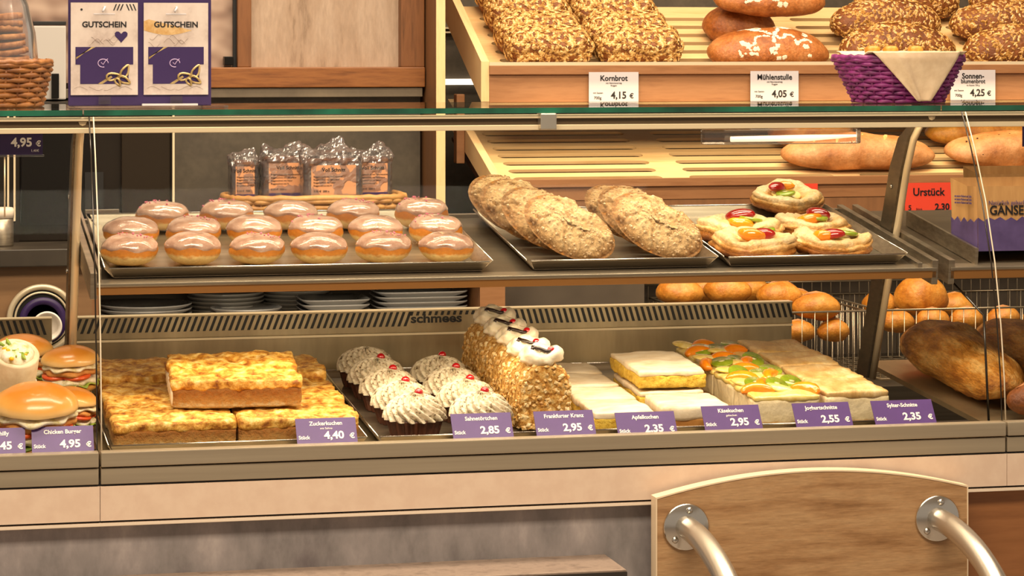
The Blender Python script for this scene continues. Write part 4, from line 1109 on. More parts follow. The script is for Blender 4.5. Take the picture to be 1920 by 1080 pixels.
for k, (y, kd, rowname) in enumerate(((3.862, 0, 'hidden behind the price tag'), (3.956, 0, 'second from the front'), (4.050, 0, 'third from the front'), (4.144, 0, 'rearmost'))):
    cc.append((.836 - (y - 3.862) * .02, y, kd, 'chocolate cupcake with cream beside the ring cake slices, ' + rowname))
for i, (x, y, kd, lab) in enumerate(cc):
    rot = (AD, 0, R(random.uniform(0, 60) if kd else random.uniform(-20, 20)))
    if not us_[kd]: us_[kd] = 1; o = cpr[kd]; o.location = d3(x, y); o.rotation_euler = rot; o['label'] = lab
    else: o = dup(cpr[kd], d3(x, y), rot, lab)

# ring cake slices (Frankfurt crown): arched wedges covered in nut brittle
def make_kranz(seed):
    t = thing('ring_cake_slice', 'x', 'cake', group='nut-coated ring cake slices')
    w, h, dp = .080, .094, .060
    pts = []
    for q in range(25):
        a = PI * q / 24; pts.append((w / 2 * spow(math.cos(a), .75), h * .45 + h * .55 * spow(math.sin(a), .8)))
    outl = [(w / 2, 0)] + pts + [(-w / 2, 0)]
    # resample the outline
    res = []
    for i in range(len(outl) - 1):
        (x0_, z0_), (x1_, z1_) = outl[i], outl[i + 1]; m_ = max(1, int(math.hypot(x1_ - x0_, z1_ - z0_) / .005))
        for q in range(m_): res.append((x0_ + (x1_ - x0_) * q / m_, z0_ + (z1_ - z0_) * q / m_))
    for q in range(16): res.append((-w / 2 + w * q / 16, 0))
    n = len(res); V = []; Fc = []
    ny = 12
    for j in range(ny + 1):
        y = -dp / 2 + dp * j / ny; k = 1 - .05 * (abs(j - ny / 2) / (ny / 2)) ** 4
        for x_, z_ in res: V.append((x_ * k, y, z_ * k))
    for j in range(ny):
        for i in range(n): Fc.append((j * n + i, j * n + (i + 1) % n, (j + 1) * n + (i + 1) % n, (j + 1) * n + i))
    # cut faces: rings shrinking to the middle
    for base, y in ((0, -dp / 2), (ny * n, dp / 2)):
        prev = base
        for s_ in (.75, .5, .25, .02):
            st = len(V)
            for x_, z_ in res: V.append((x_ * s_ * .95, y * (1 + .0), h * .42 + (z_ * .95 - h * .42) * s_))
            for i in range(n): Fc.append((prev + i, prev + (i + 1) % n, st + (i + 1) % n, st + i))
            prev = st
    me_ = MB().add(V, Fc).mesh('brittle'); bumpy(me_, .0035, 60, seed); obj('cake', me_, M_nut, t, True)
    stuff(scatter(me_, 420, .0048, .0038, .0026, seed).build('nut_pieces', M_nutbit, t))
    # cream dollop, chocolate curl, berry
    d_m = blob(.034, .028, .018, 40, 22, 1, 1, .6); bumpy(d_m, .009, 45, seed + 3, 3); cr_ = obj('cream_dollop', d_m, M_whip_white, t, True, (0, -.004, h + .004))
    mb = MB(); pp = []
    for q in range(26):
        a = q / 25 * 2.6 * PI; r_ = .011 + .004 * math.sin(a * 1.5)
        x_ = -.02 + .04 * q / 25 + .004 * math.cos(a); y_ = -.012 + r_ * math.sin(a) * .7
        d2 = max(.05, 1 - (x_ / .033) ** 2 - (y_ / .031) ** 2); pp.append((x_, y_, h + .004 + .018 * math.sqrt(d2)))
    mb.tube(pp, .0027, 6); mb.build('chocolate_curl', M_drizzle, t, True)
    obj('berry', blob(.0062, .006, .006, 14, 10, 1, 1, .9), M_redberry, t, True, (.012, -.016, h + .017))
    return t
kz = make_kranz(4); index_kids()
for i, (y, lab) in enumerate(((3.895, 'nut-coated ring cake slice at the front of its row'), (3.975, 'nut-coated ring cake slice, second in its row'), (4.055, 'nut-coated ring cake slice, third in its row'), (4.135, 'nut-coated ring cake slice, fourth in its row'), (4.215, 'rearmost nut-coated ring cake slice, rising above the air slots'))):
    loc = d3(.931, y); rot = (AD, 0, R([4, -5, 6, -4, 5][i]))
    if i == 0: kz.location = loc; kz.rotation_euler = rot; kz['label'] = lab; o = kz
    else: o = dup(kz, loc, rot, lab)
    s_ = [1, .98, 1.0, 1.0, 1.03][i]; o.scale = (s_, 1, s_)

# white iced apple slices
gA = 'white iced slices in the long strip'
for i in range(4):
    y = 3.874 + i * .099
    cake('iced_slice', ['white iced slice behind the Apfelkuchen tag, front of the strip', 'white iced slice, second of the strip', 'white iced slice, third of the strip', 'white iced slice at the back of the strip'][i],
         .090, .095, .030, d3(1.0435, y), M_icing, M_sponge, gA, 20 + i, topamp=.0018, tscale=20, hz=.7)
# cheese cake slices: yellow sides, white top; one lies on the others
gC = 'yellow cheese cake slices with white top'
cake('cheese_cake', 'white-topped cheese cake slice on brown base behind the Käsekuchen tag', .10, .10, .034, d3(1.152, 3.876), M_icing, M_biscuit, gC, 31, topamp=.0018, tscale=20, hz=.5)
cake('cheese_cake', 'yellow-sided cheese cake slice in the middle of the tray', .10, .160, .034, d3(1.150, 4.024), M_icing, M_sponge, gC, 32, topamp=.0018, tscale=20, hz=.8)
cake('cheese_cake', 'thick yellow-sided cheese cake slice lying on top with white cover', .105, .165, .026, d3(1.150, 4.026, .060), M_icing, M_sponge, gC, 33, (AD, 0, R(1)), topamp=.0025, tscale=24, hz=.75, side_amp=.002)
# fruit slices
gF = 'fruit-topped cream slices'
for i in range(4):
    y = 3.876 + i * .105
    t = cake('fruit_slice', ['fruit-topped cream slice at the front behind its tag', 'fruit-topped cream slice, second from the front', 'fruit-topped cream slice, third from the front', 'fruit-topped cream slice at the back of the tray'][i],
             .102, .101, .046, d3(1.293, y), M_pear, M_creamslice, gF, 40 + i, topamp=.002, tscale=40, hz=.88)
    rnd = random.Random(50 + i)
    for q in range(5):
        th = rnd.uniform(-.4, .4)
        x_, y_ = -.033 + (q % 3) * .033 + rnd.uniform(-.005, .005), -.03 + (q // 3) * .05 + rnd.uniform(-.006, .012)
        if q % 2 == 0:
            MB().tube([(.025 * math.cos(a), .017 * math.sin(a), 0) for a in [(.2 + s_ * .34) for s_ in range(9)]], [.002, .006, .008, .0095, .010, .0095, .008, .006, .002], 10).build('mandarin_segment', M_orange, t, True, (x_, y_, .047), (R(10), 0, th * 3))
        else:
            o = obj('pear_slice', blob(.024, .015, .007, 20, 10, 1, 1, .4), M_pear, t, True, (x_, y_ + .01, .049), (0, R(8), th * 2))
    for q in range(3):
        o = MB().lathe([(.0005, 0), (.0175, 0), (.0185, .002), (.0175, .0038), (.0005, .0042)], 22, cap=False).build('kiwi_slice', M_kiwi, t, True, (-.026 + q * .028, .002 + rnd.uniform(-.02, .02), .051), (R(rnd.uniform(10, 30)), R(rnd.uniform(-14, 14)), 0))
        MB().lathe([(.0005, .0044), (.0038, .0044), (.0005, .0048)], 12, cap=False, sx=1.4).build('core', M_kiwi_core, o, True)
# yoghurt slices
gY = 'tan yoghurt slices in the long strip'
for i in range(4):
    y = 3.880 + i * .11
    cake('yoghurt_slice', ['tan-topped cream slice at the front between two tags', 'tan-topped cream slice, second of the right strip', 'tan-topped cream slice, third of the right strip', 'tan-topped cream slice at the back of the right strip'][i],
         .098, .108, .050, d3(1.404, y), M_tanglaze, M_creamslice, gY, 60 + i, topamp=.0025, tscale=30, hz=.85)

# ---------- price tags on the sill
def ptag(label, px0, px1, py0, name1, price, sub=None, Y=3.792, zb=None, tilt=-R(36), stk='Stück', h=.0415):
    pc = PY((px0 + px1) / 2, 800, Y); w = X_(px1, Y) - X_(px0, Y)
    zb = ZS - .0035 if zb is None else zb
    t = MB().box(-w / 2, w / 2, -.0006, .0006, 0, h).build('price_tag', purple, None, False, (pc.x + .004, Y - .013, zb), (tilt, 0, 0))
    tag(t, label, 'price tag', 'purple price tags on the sill')
    text(name1, .0088, white_text, t, (0, -.0009, h - .0115), bold=.02, sx=.92)
    if sub: text(sub, .0045, white_text, t, (0, -.0009, h - .018))
    if stk: text(stk, .0080, white_text, t, (-w * .47, -.0009, .0085), bold=.02, align='LEFT', sx=.9)
    text(price, .0165, white_text, t, (w * .12, -.0009, .0085), bold=.03, sx=1.0)
    text('€', .011, white_text, t, (w * .42, -.0009, .0085), bold=.03)
    return t
ptag('purple price tag reading Chicken Burger 4,95', 54, 170, 797, 'Chicken Burger', '4,95')
ptag('purple price tag cut by the left picture edge, ending 45', -75, 42, 802, 'Wrap Chilly', '5,45')
ptag('purple price tag reading Zuckerkuchen 4,40', 550, 663, 785, 'Zuckerkuchen', '4,40', 'mit Sahne')
ptag('purple price tag reading Sahnetörtchen 2,85', 842, 955, 775, 'Sahnetörtchen', '2,85')
ptag('purple price tag reading Frankfurter Kranz 2,95', 998, 1109, 770, 'Frankfurter Kranz', '2,95')
ptag('purple price tag reading Apfelkuchen 2,35', 1151, 1262, 768, 'Apfelkuchen', '2,35', zb=ZS - .009)
ptag('purple price tag reading Käsekuchen 2,95', 1313, 1421, 762, 'Käsekuchen', '2,95', 'gebacken')
ptag('purple price tag reading Joghurtschnitte 2,55', 1484, 1590, 755, 'Joghurtschnitte', '2,55')
ptag('purple price tag reading Sylter-Schnitte 2,35', 1632, 1746, 750, 'Sylter-Schnitte', '2,35')
# upright tags at both ends of the upper shelf
a = PY(30, 290, 3.97)
hb = MB().box(-.062, .038, -.0008, .0008, 0, .043).build('price_tag', purple_dark, None, False, (a.x, 3.97, a.z), (0, 0, 0)); tag(hb, 'dark purple upright price tag reading Burger 4,95 at the upper left', 'price tag')
text('Zwicker Burger', .0085, white_text, hb, (-.005, -.0011, .034), bold=.02); text('4,95', .0175, white_text, hb, (.008, -.0011, .012), bold=.03); text('€', .011, white_text, hb, (.032, -.0011, .012), bold=.03); text('1,40€', .005, white_text, hb, (.027, -.0011, .004))
MB().box(-.062, .040, -.004, .004, -.003, 0).build('holder', clear_plastic, hb)
for x_ in (-.027, -.016): MB().tube([(x_, .001, -.003), (x_, .001, a.z * 0 - .09)], .0012, 6).build('post', alu, hb, True)
a = PY(1917, 275, 3.99)
hb = MB().box(0, .08, -.0008, .0008, 0, .044).build('price_tag', purple_dark, None, False, (a.x, 3.99, a.z), (0, 0, 0)); tag(hb, 'dark purple upright price tag cut by the right picture edge', 'price tag')

# ---------- burgers and wrap in the left section
def make_burger(seed):
    t = thing('burger', 'x', 'burger', group='burgers in the left section')
    o = MB().lathe([(.0005, 0), (.042, 0), (.050, .006), (.051, .012), (.048, .015), (.0005, .015)], 40, cap=False).build('bottom_bun', M_dark_bun, t, True)
    def ruffle(r, z, amp, th_, name, m_, k=11):
        V = []; Fc = []; n = 72
        for rr, dz in ((.001, 0), (r * .6, 0), (r * .9, 0), (r, -.001), (r * 1.02, th_ * .5), (r * .9, th_), (.001, th_)):
            for j in range(n):
                a = 2 * PI * j / n; w = (rr / r) ** 3; V.append((rr * (1 + .06 * w * math.sin(k * a + seed)) * math.cos(a), rr * (1 + .06 * w * math.sin(k * a * .7 + 1)) * math.sin(a), z + dz + amp * w * math.sin(k * a + seed * 2)))
        for i in range(6):
            for j in range(n): Fc.append((i * n + j, i * n + (j + 1) % n, (i + 1) * n + (j + 1) % n, (i + 1) * n + j))
        return MB().add(V, Fc).build(name, m_, t, True)
    ruffle(.053, .016, .003, .002, 'lettuce', M_lettuce)
    ruffle(.05, .019, .002, .010, 'creamy_salad', M_slaw, 9)
    for x_, y_ in ((-.02, -.022), (.02, -.02)):
        MB().lathe([(.0005, 0), (.026, 0), (.027, .003), (.026, .006), (.0005, .006)], 28, cap=False).build('tomato_slice', M_tomato, t, True, (x_, y_, .030), (R(4), 0, 0))
    ruffle(.049, .036, .0015, .009, 'chicken_patty', M_patty, 7)
    ruffle(.05, .046, .002, .006, 'cream_sauce', M_slaw, 8)
    d_m = blob(.054, .052, .028, 40, 20, 1, 1, .18); bumpy(d_m, .0015, 25, seed); obj('top_bun', d_m, M_dark_bun, t, True, (0, 0, .056))
    return t
rs = thing('display_riser', 'clear stepped riser under the rear burgers at the left', 'riser', d3(.06, 4.06, -.001), (AD, 0, 0))
MB().box(-.3, .195, 0, .24, 0, .03).build('block', clear_plastic, rs)
bg = make_burger(3); index_kids()
bpos = [((X_(66, 3.86), 3.862), 'large burger with tomato and creamy salad at the front left', 1.1, 0, .016),
        ((X_(-82, 3.9), 3.905), 'burger cut by the left picture edge beside the front burger', 1.0, 40, .0),
        ((X_(40, 4.18), 4.18), 'burger standing behind the wrap at the left', .85, 20, .035), ((X_(134, 4.10), 4.10), 'burger with tomato and lettuce beside the glass joint', .8, -25, .035),
        ((X_(126, 3.99), 3.985), 'burger half hidden behind the large front burger', .75, 70, .0)]
for i, ((x, y), lab, s_, rz_, lf) in enumerate(bpos):
    loc = d3(x, y, lf); rot = (AD + R(8 if i == 0 else 3), 0, R(rz_))
    if i == 0: o = bg; o.location = loc; o.rotation_euler = rot; o['label'] = lab
    else: o = dup(bg, loc, rot, lab)
    o.scale = (s_, s_, s_)
wr = thing('wrap', 'cut tortilla wrap with corn and salad in white paper at the left edge', 'wrap', d3(X_(14, 4.03), 4.03, .03), (R(32), R(6), 0))
MB().lathe([(.0005, 0), (.03, 0), (.033, .005), (.034, .11), (.032, .113), (.0005, .111)], 32, cap=False).build('tortilla', M_tortilla, wr, True)
MB().lathe([(.0335, .0), (.0352, .002), (.0362, .06), (.0345, .06), (.0335, .002)], 32, cap=False).build('paper_sleeve', M_paper, wr, True)
fm = blob(.027, .027, .012, 24, 12, 1, 1, .4); bumpy(fm, .004, 70, 4); obj('filling', fm, M_slaw, wr, True, (0, -.002, .112))
rnd = random.Random(3)
for k in range(9):
    o = obj('corn_kernel', blob(.0038, .0032, .003, 10, 6, 1, 1, .8), M_corn, wr, True, (rnd.uniform(-.018, .018), rnd.uniform(-.026, .005), .1195 + rnd.uniform(-.003, .002)))
for k in range(5):
    MB().tube([(0, 0, 0), (.008, .003, .003), (.014, 0, .001), (.02, -.003, .004)], [.001, .003, .0035, .001], 6).build('lettuce_strip', M_lettuce, wr, True, (rnd.uniform(-.02, .004), rnd.uniform(-.024, .006), .1185), (0, 0, rnd.uniform(0, 6)))

# ---------- breads in the right section
gR = 'large breads in the right section'
loaf('long_loaf', 'long brown loaf lying along the side glass', 1750, 690, 200, 4.06, .215, .056, M_crust_s, (AD, 0, 0), .8, 51, group=gR, loc=(1.685, 4.115, zD(4.115) + .038), rx=.056, low=.6, amp=.009)
lo = loaf('long_loaf', 'golden loaf with pale cut lying behind the long brown loaf', 1850, 650, 200, 4.1, .22, .06, M_crust_s, (AD, 0, 0), .8, 52, group=gR, loc=(1.822, 4.12, zD(4.12) + .045), rx=.06, low=.6)
lo = loaf('round_loaf', 'dark floured round loaf at the right picture edge', 1890, 720, 150, 3.92, .06, .055, M_crust_d, (AD, 0, 0), .9, 53, group=gR, loc=(1.775, 3.90, zD(3.90) + .085), rx=.062, low=.7)
stuff(scatter(lo.children[0].data if lo.children else blob(.06, .06, .05), 160, .006, .0016, .001, 9, lambda c, n: c.z > .01).build('flour_streaks', M_flour, lo))
for i, (x, y, z, l_) in enumerate(((1.70, 3.845, .012, 'small dark roll at the front under the round loaf'), (1.80, 3.835, .012, 'small brown roll at the front right corner'))):
    roll(l_, d3(x, y, z + .012), .048, .036, .03, M_crust_d, (AD, 0, R(20 * i)), 70 + i, 'small rolls at the front of the right section')

LOW = lambda Y: zD(Y)
def named(n): return [o for o in COL.objects if o.parent is None and o.name.split('.')[0] == n]
for n in ('sugar_cake', 'cream_cupcake', 'ring_cake_slice', 'iced_slice', 'cheese_cake', 'fruit_slice', 'yoghurt_slice'):
    for t in named(n): settle_plane(t, LOW, .0024)
slab = [t for t in named('sugar_cake') if t is not tp]; settle_on(tp, slab, None, .1)
cks = named('cheese_cake'); settle_on(cks[2], cks[:2], None, .1)
bl = named('long_loaf'); rl_ = named('round_loaf')[0]
for t in bl: settle_plane(t, LOW, -.0038)
settle_on(rl_, bl, ('crust',))
bgs = named('burger')
for k_, t in enumerate(bgs):
    if k_ in (2, 3): settle_on(t, [rs], None, .1)
    else: settle_plane(t, LOW, -.0038)
bgs[0].location.z += 0
settle_on(wr, [rs], None, .1)

# ================================================================== ON THE GLASS TOP
ZG = 1.3535
# voucher stand
a, b = PY(128, 200, 4.06), PY(396, 200, 4.06)
vst = thing('voucher_stand', 'purple voucher display with two hanging gift cards', 'display stand', ((a.x + b.x) / 2, 4.06, ZG))
w = (b.x - a.x) / 2
MB().box(-w, w, 0, .006, .003, .2).build('backboard', purple_dark, vst, bevel=.001)
MB().box(-w, w + .022, -.03, .02, 0, .003).build('foot_plate', clear_plastic, vst)
MB().box(w * .02, w * .8, -.012, -.001, .003, .0055).build('lip', card_white, vst)
def ins(px, Y=4.052): return X_(px, Y) - vst.location.x
zz_ = lambda py, px=250: Z_(px, py, 4.052) - ZG
cards = []
for k, (pa, pb, lab) in enumerate(((133, 259, 'white gift card reading GUTSCHEIN with a purple heart'), (270, 391, 'white gift card reading GUTSCHEIN with a printed loaf'))):
    x0_, x1_ = ins(pa), ins(pb); cw = x1_ - x0_; z0_, z1_ = zz_(178), zz_(5); ch = z1_ - z0_
    c = MB().box(-cw / 2, cw / 2, -.001, .0, 0, ch).build('gift_card', card_pink, None, False, ((x0_ + x1_) / 2 + vst.location.x, 4.0575, ZG + z0_), bevel=.0)
    tag(c, lab, 'gift card', 'gift cards on the voucher stand')
    text('GUTSCHEIN', .0118, black_text, c, (0, -.0014, ch * .735), bold=.03, sx=1.02)
    f_ = MB().box(-cw * .43, cw * .43, -.0004, .0, ch * .33, ch * .52).box(-cw * .36, cw * .36, -.0004, .0, ch * .12, ch * .33).build('purple_field', purple_dark, c, False, (0, -.0012, 0))
    MB().add([(-cw * .42, -.0018, ch * .385), (-cw * .42, -.0018, ch * .41), (-cw * .13, -.0018, ch * .52), (-cw * .19, -.0018, ch * .52)], [(0, 1, 2, 3)]).build('ribbon', gold, c)
    MB().add([(cw * -.1, -.0018, ch * .12), (cw * -.03, -.0018, ch * .12), (cw * .12, -.0018, ch * .19), (cw * .1, -.0018, ch * .21)], [(0, 1, 2, 3)]).build('ribbon', gold, c)
    bow = MB()
    for (cx_, cz_, lx_, lz_, an_) in ((.13, .2, .10, .035, .15), (.30, .16, .09, .03, -.5), (.31, .26, .10, .035, 1.1), (.2, .14, .06, .02, -1.)):
        lp = []
        for q in range(14):
            a_ = 2 * PI * q / 14; u_, v_ = lx_ * cw * math.cos(a_), lz_ * ch * math.sin(a_) * (1 - .5 * math.cos(a_))
            lp.append((cx_ * cw + u_ * math.cos(an_) - v_ * math.sin(an_), -.0026 - .0012 * math.sin(a_), cz_ * ch + u_ * math.sin(an_) + v_ * math.cos(an_)))
        bow.tube(lp, .0017, 6, closed=True)
    bow.build('bow', gold, c, True)
    lg = MB()
    lg.tube([(.0075 * math.cos(q * .33), -.0018, .006 * math.sin(q * .33)) for q in range(16)], .0006, 5); lg.tube([(-.003, -.0018, .001), (0, -.0018, -.002), (.004, -.0018, .004), (.007, -.0018, .0065)], .0006, 5)
    lg.build('logo', M('logo_lilac', 'b9a0c8', rough=.5), c, False, (-cw * .02, 0, ch * .345))
    sk = MB(); rn_ = random.Random(k)
    for q in range(6):
        x_, z_ = cw * rn_.uniform(-.4, .2), ch * rn_.uniform(.54, .64); sk.tube([(x_ + .006 * e_, -.0013, z_ + .004 * math.sin(e_ * 1.9 + q)) for e_ in [g_ * .35 for g_ in range(-4, 5)]], .00022, 4)
    for q in range(4):
        x_ = cw * (-.45 + q * .22); sk.tube([(x_ + .005 * e_, -.0013, ch * .07 + .003 * math.sin(e_ + q * 2)) for e_ in range(0, 5)], .0002, 4)
    stuff(sk.build('sketch_lines', M('sketch_ink', '8a7468', rough=.6), c))
    MB().box(-cw * .16, cw * .16, -.0003, 0, ch * .872, ch * .885).build('hang_slot', card_white, c, False, (0, -.0011, 0))
    MB().tube([(0, .002, ch * .95), (0, -.012, ch * .95), (-.002, -.02, ch * .93), (-.004, -.022, ch * .90)], .0016, 8).build('hook', card_white, vst, True, (c.location.x - vst.location.x, c.location.y - vst.location.y, c.location.z - ZG))
    if k == 0:
        ht = [(0, -.008), (-.009, .002), (-.0095, .006), (-.007, .0085), (-.0035, .0085), (0, .005), (.0035, .0085), (.007, .0085), (.0095, .006), (.009, .002)]
        MB().prism(ht, .0004).build('heart', purple_dark, c, False, (cw * .25, -.0015, ch * .625))
        st = MB()
        for q in range(6):
            x_ = cw * (.17 + q * .05); sk = -.004 if q < 3 else .004
            st.add([(x_ + sk, -.0014, ch * .915), (x_ + sk + .0018, -.0014, ch * .915), (x_ + .0018, -.0014, ch * .985), (x_, -.0014, ch * .985)], [(0, 1, 2, 3)])
        st.build('stripes', black_text, c); MB().lathe([(.0017, 0), (.0017, .0004)], 12, mtx=Matrix.Translation((-cw * .34, -.001, ch * .925)) @ Matrix.Rotation(R(90), 4, 'X')).build('dot', black_text, c)
    else:
        V = [(-cw * .5, -.0012, ch * .80), (-cw * .42, -.0012, ch * .82)] + [(-cw * .5 + cw * .75 * q / 10, -.0012, ch * (.70 - .05 * math.sin(PI * q / 10))) for q in range(10, -1, -1)]
        MB().add(V, [tuple(range(len(V)))]).build('printed_loaf', M('print_tan', [(.4, 'b98e52'), (.6, 'cfae7c')], 60, rough=.5), c)
    MB().box(-.009, .009, -.006, -.005, -.014, -.002).build('clear_clip', clear_plastic, c)

# woven baskets
def woven(t, r0, r1, h, mat, n=28, rows=9, sx=1., sy=1., wr_=.0034, e=1., name='weave', bz=0., bs=.98):
    mb = MB()
    for k in range(rows):
        f_ = k / (rows - 1); rr = r0 + (r1 - r0) * f_; z = wr_ + (h - 2 * wr_) * f_; pts = []
        m_ = n * 4
        for j in range(m_):
            th = 2 * PI * j / m_; w = .6 * wr_ * math.sin(n * th / 2 + PI * k)
            c_, s_ = spow(math.cos(th), e), spow(math.sin(th), e)
            pts.append(((rr + w) * c_ * sx, (rr + w) * s_ * sy, z + random.uniform(-.0004, .0004)))
        mb.tube(pts, h / rows * .56, 5, closed=True)
    mb.build(name, mat, t, True)
    mb = MB()
    for j in range(n):
        th = 2 * PI * (j + .5) / n; c_, s_ = spow(math.cos(th), e), spow(math.sin(th), e)
        mb.tube([(r0 * c_ * sx, r0 * s_ * sy, .001), (r1 * c_ * sx, r1 * s_ * sy, h)], wr_ * .7, 5)
    mb.build('stakes', mat, t, True)
    mb = MB(); mb.tube([((r1) * spow(math.cos(2 * PI * j / 64), e) * sx, r1 * spow(math.sin(2 * PI * j / 64), e) * sy, h + .001 + .0012 * math.sin(j * 2.5)) for j in range(64)], wr_ * 1.4, 6, closed=True); mb.build('rim', mat, t, True)
    MB().lathe([(.0005, bz + .001), (r0 * bs, bz + .001), (r0 * bs, bz + .004), (.0005, bz + .004)], 40, sx=sx, sy=sy, cap=False).build('base', mat, t)
cb = thing('wicker_basket', 'brown wicker basket with bagged cookies on the glass top at the left', 'basket', (X_(-20, 4.18), 4.18, ZG))
woven(cb, .078, .092, .066, M_wicker, 26, 9)
cbz = ZG + .068
bgc = thing('cookie_bag', 'clear bag of ridged brown cookies standing in the wicker basket', 'bag', (X_(14, 4.15), 4.15, ZG + .042))
for k in range(9):
    V = []; Fc = []; n = 40
    for (r_, z) in ((.0005, 0), (1., 0), (1.02, .004), (.98, .008), (.0005, .009)):
        for j in range(n):
            th = 2 * PI * j / n; rr = .034 * (1 - k * .05) * r_ * (1 + .07 * math.cos(12 * th)); V.append((rr * math.cos(th), rr * math.sin(th), z))
    for i in range(4):
        for j in range(n): Fc.append((i * n + j, i * n + (j + 1) % n, (i + 1) * n + (j + 1) % n, (i + 1) * n + j))
    MB().add(V, Fc).build('cookie', M_cookie, bgc, True, (random.uniform(-.002, .002), 0, .006 + k * .0105), (R(random.uniform(-8, 8)), R(random.uniform(-8, 8)), k))
m_ = MB().lathe([(.03, .0), (.04, .002), (.043, .03), (.041, .07), (.034, .11), (.022, .14), (.03, .17), (.034, .19)], 48, cap=False).mesh('film'); bumpy(m_, .005, 40, 3); obj('film', m_, bagfilm, bgc, True)

# purple basket with napkin
pb_ = thing('purple_basket', 'small purple woven basket on the glass top at the right', 'basket', (X_(1684, 4.12), 4.12, ZG))
woven(pb_, .070, .102, .072, M_wicker_p, 28, 11, sy=.82, e=.8)
c0 = pb_.location
nk = thing('napkin', 'beige cloth napkin draped over the front of the purple basket', 'napkin', (c0.x, c0.y, c0.z))
def rim_y(x, z, off=.006):
    f_ = max(0, min(1, z / .072)); r_ = (.070 + .032 * f_); q = min(.97, abs(x) / r_); s_ = (max(0, 1 - q ** (2 / .8))) ** (.8 / 2)
    return -(r_ * .82 * s_ + off)
V = []; Fc = []; n = 26
xa, xb, xt, zt = X_(1640, 4.03) - c0.x, X_(1806, 4.03) - c0.x, X_(1742, 4.03) - c0.x, .004
for i in range(n + 1):
    f_ = i / n
    for j in range(n + 1):
        g_ = j / n; x0_ = xa + (xt - .012 - xa) * f_; x1_ = xb + (xt + .012 - xb) * f_; x = x0_ + (x1_ - x0_) * g_
        z = .083 + (zt - .083) * f_
        y = rim_y(x * .88, z) - .004 * math.sin(g_ * 7 + f_ * 2) * f_ - .005 * (1 - abs(2 * g_ - 1)) - .006 * math.exp(-((g_ - .22) / .08) ** 2)
        V.append((x, y, z))
for i in range(n):
    for j in range(n):
        a = i * (n + 1) + j; Fc.append((a, a + 1, a + n + 2, a + n + 1))
mn = bpy.data.meshes.new('flap'); mn.from_pydata(V, [], Fc); mn.update(); of = obj('front_flap', mn, M_napkin, nk, True)
md = of.modifiers.new('thick', 'SOLIDIFY'); md.thickness = .0015
V = []; Fc = []
for i in range(n + 1):
    f_ = i / n
    for j in range(n + 1):
        g_ = j / n; x = -.085 + (.175) * g_ + (xa + .085) * (1 - f_) * (1 - g_) * .6
        y0_ = rim_y(x * .88, .083); y = y0_ + (.055 - y0_) * f_
        z = .083 + .006 * math.sin(g_ * 9 + f_ * 4) * f_ * (1 - f_) * 2 - .03 * math.sin(PI * min(1, f_ * 1.05)) ** 2
        V.append((x, y, z))
for i in range(n):
    for j in range(n):
        a = i * (n + 1) + j; Fc.append((a, a + 1, a + n + 2, a + n + 1))
mn = bpy.data.meshes.new('lining'); mn.from_pydata(V, [], Fc); mn.update(); of = obj('inner_cloth', mn, M_napkin, nk, True)
md = of.modifiers.new('thick', 'SOLIDIFY'); md.thickness = .0015
for k, (x_, y_) in enumerate(((-.03, -.045), (.01, -.05), (-.055, -.03))):
    o = obj('bread_sample', blob(.012, .011, .009, 14, 8, .7, .7, .6), M_crust_g, None, True, (c0.x + x_, c0.y + y_, c0.z + .083)); tag(o, ['small bread cube peeking over the basket rim in the middle', 'small bread cube near the napkin fold', 'small bread cube at the left rim of the purple basket'][k], 'bread cube', 'bread samples in the purple basket')

# ---------- packed dark bread in a pale wicker tray (on the back counter)
wt = thing('wicker_tray', 'pale oblong wicker tray holding packed bread on the back counter', 'basket', (X_(588, 5.12), 5.12, ZW + .0022))
woven(wt, .158, .170, .078, M_wicker_l, 48, 7, sy=.54, wr_=.005, e=.5, bz=.062, bs=1.0)
gP = 'packed dark bread loaves'
def pack(label, px, py, Y, w, h, d, rz=0, full=True):
    p = PY(px, py, Y); t = thing('packed_bread', label, 'packed bread', p, (0, 0, R(rz)), gP)
    a_ = subbox(w, d, h, 18, 14, 14, .012); bumpy(a_, .002, 50, px); obj('loaf', a_, M_rye, t, True)
    lw, lh = w * .82, h * .82
    lb_ = MB().box(-lw / 2, lw / 2, -.0008, 0, 0, lh).build('label', M_label, t, False, (0, -d / 2 - .004, h * .04))
    MB().box(-lw / 2, lw / 2, -.0004, 0, 0, lh * .17).build('purple_band', purple_dark, lb_, False, (0, -.0009, 0))
    text('Voll Schnitt', .0095, black_text, lb_, (0, -.0012, lh * .82), bold=.02)
    for q in range(4): text('Roggenschrot mit Natursauerteig'[:30 - q * 4], .0042, black_text, lb_, (-lw * .45, -.0012, lh * (.66 - q * .085)), align='LEFT')
    text('3,20 €  500 g', .0055, black_text, lb_, (-lw * .45, -.0012, lh * .24), bold=.02, align='LEFT'); text('Bäckerei Brot', .004, white_text, lb_, (0, -.0014, lh * .06))
    # crumpled film with gathered top
    f_ = subbox(w + .010, d + .010, h + .012, 26, 20, 22, .014)
    for v in f_.vertices:
        if v.co.z > h * .98: v.co.z += .018 * max(0, 1 - abs(v.co.y) / (d * .5)) * (.6 + .4 * math.sin(v.co.x * 90))
    f_.update(); bumpy(f_, .007, 55, px * .1, 3, lambda c: 1. if c.z > h * .9 else .22); obj('film', f_, bagfilm, t, False, (0, 0, -.003))
    return t
pack('packed dark bread in the middle front with whole label', 621, 368, 5.078, .104, .082, .05)
pack('packed dark bread left of the middle pack', 536, 367, 5.152, .090, .084, .05)
pack('packed dark bread at the right, half hidden', 694, 364, 5.152, .070, .082, .05)
pack('packed dark bread at the far left rear', 456, 362, 5.152, .044, .078, .05)
pack('packed dark bread rising behind the middle pack', 619, 352, 5.152, .048, .094, .05)
for t in named('packed_bread'): settle_on(t, [wt], ('base',), .1)

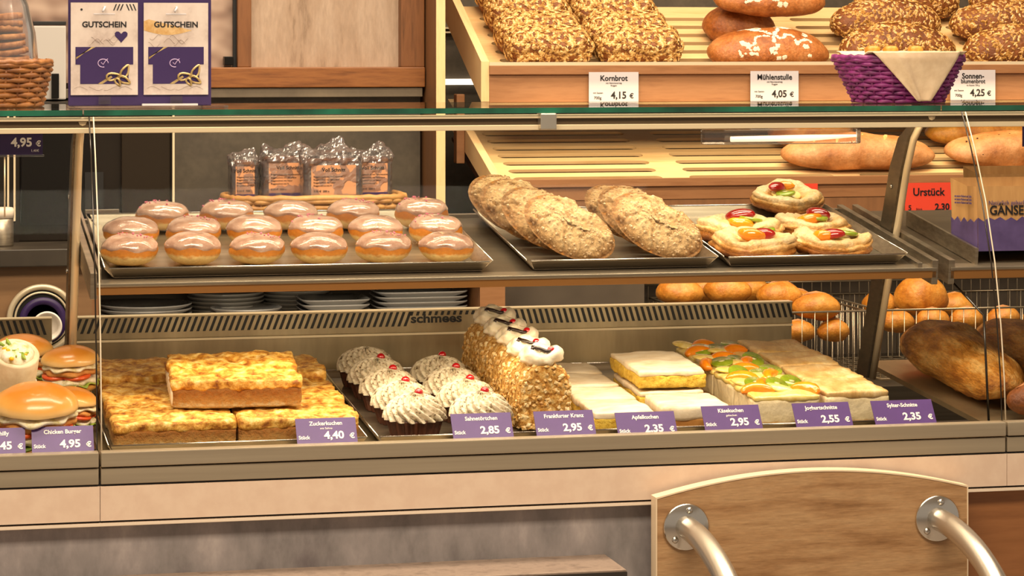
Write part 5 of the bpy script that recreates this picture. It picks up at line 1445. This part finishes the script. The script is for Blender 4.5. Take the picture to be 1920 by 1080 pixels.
# ================================================================== CUSTOMER SIDE
# bag shelf
p = PY(1134, 1039, 3.77)
bs = thing('bag_shelf', 'narrow slate-topped bag shelf on the grey counter front', 'shelf', (0, 3.77, p.z))
MB().box(-.3, p.x, -.118, 0, -.003, 0).build('top', shelf_slate, bs, bevel=.0008)
MB().box(-.3, p.x + .001, -.119, 0, -.025, -.003).build('edge', shelf_edge, bs)
# arched oak panel
YO = 3.715
x0_, x1_ = X_(1232, YO), X_(1813, YO); zl, za, zr = Z_(1232, 935, YO), Z_(1490, 886, YO), Z_(1813, 914, YO)
zm = (zl + zr) / 2
op = thing('arched_panel', 'arched oak panel carrying two steel handles', 'panel', ((x0_ + x1_) / 2, YO, 0))
hw = (x1_ - x0_) / 2; arc = [(-hw + 2 * hw * q / 32, zm + (za - zm) * (1 - (1 - q / 16) ** 2)) for q in range(33)]
MB().prism([(-hw, .1), (hw, .1)] + arc[::-1], .024).build('board', wood_oak, op)
eb = [(-hw, .1)] + arc + [(hw, .1)]
V = []; Fc = []
for (x, z) in eb:
    nx_ = -.0018 if x <= -hw + 1e-6 else (.0018 if x >= hw - 1e-6 else 0); 
    V += [(x, -.0008, z), (x, .0248, z), (x + nx_, .0248, z + .0022), (x + nx_, -.0008, z + .0022)]
for i in range(len(eb) - 1):
    for j in range(4): Fc.append((i * 4 + j, i * 4 + (j + 1) % 4, i * 4 + 4 + (j + 1) % 4, i * 4 + 4 + j))
MB().add(V, Fc).build('edge_band', oak_edge, op)
def handle(label, px, py):
    p = PY(px, py, YO - .001); t = thing('bent_handle', label, 'handle', p)
    Rm = Matrix.Rotation(R(90), 4, 'X')
    MB().lathe([(.0005, 0), (.0335, 0), (.034, .002), (.032, .004), (.0005, .004)], 48, mtx=Rm, cap=False).build('flange', chrome, t, True)
    for a in (80, 225, 330):
        MB().lathe([(.0048, .004), (.0046, .006), (.002, .0075), (.0005, .0077)], 14, mtx=Matrix.Translation((.0245 * math.cos(R(a)), 0, .0245 * math.sin(R(a)))) @ Rm, cap=False).build('screw', chrome, t, True)
    pts = []
    for q in range(25):
        a = PI / 2 * q / 24; pts.append((0, -.003 - .30 * math.sin(a), -.17 * (1 - math.cos(a))))
    pts += [(0, -.303, -.24), (0, -.303, -.36)]
    for q in range(1, 13):
        a = PI / 2 * q / 12; pts.append((0, -.303 + .299 * (1 - math.cos(a)), -.36 - .1 * math.sin(a)))
    MB().tube(pts, .0165, 20).build('tube', brushed, t, True)
    return t
handle('left bent steel handle tube on the arched panel', 1286, 988)
handle('right bent steel handle tube on the arched panel', 1757, 972)
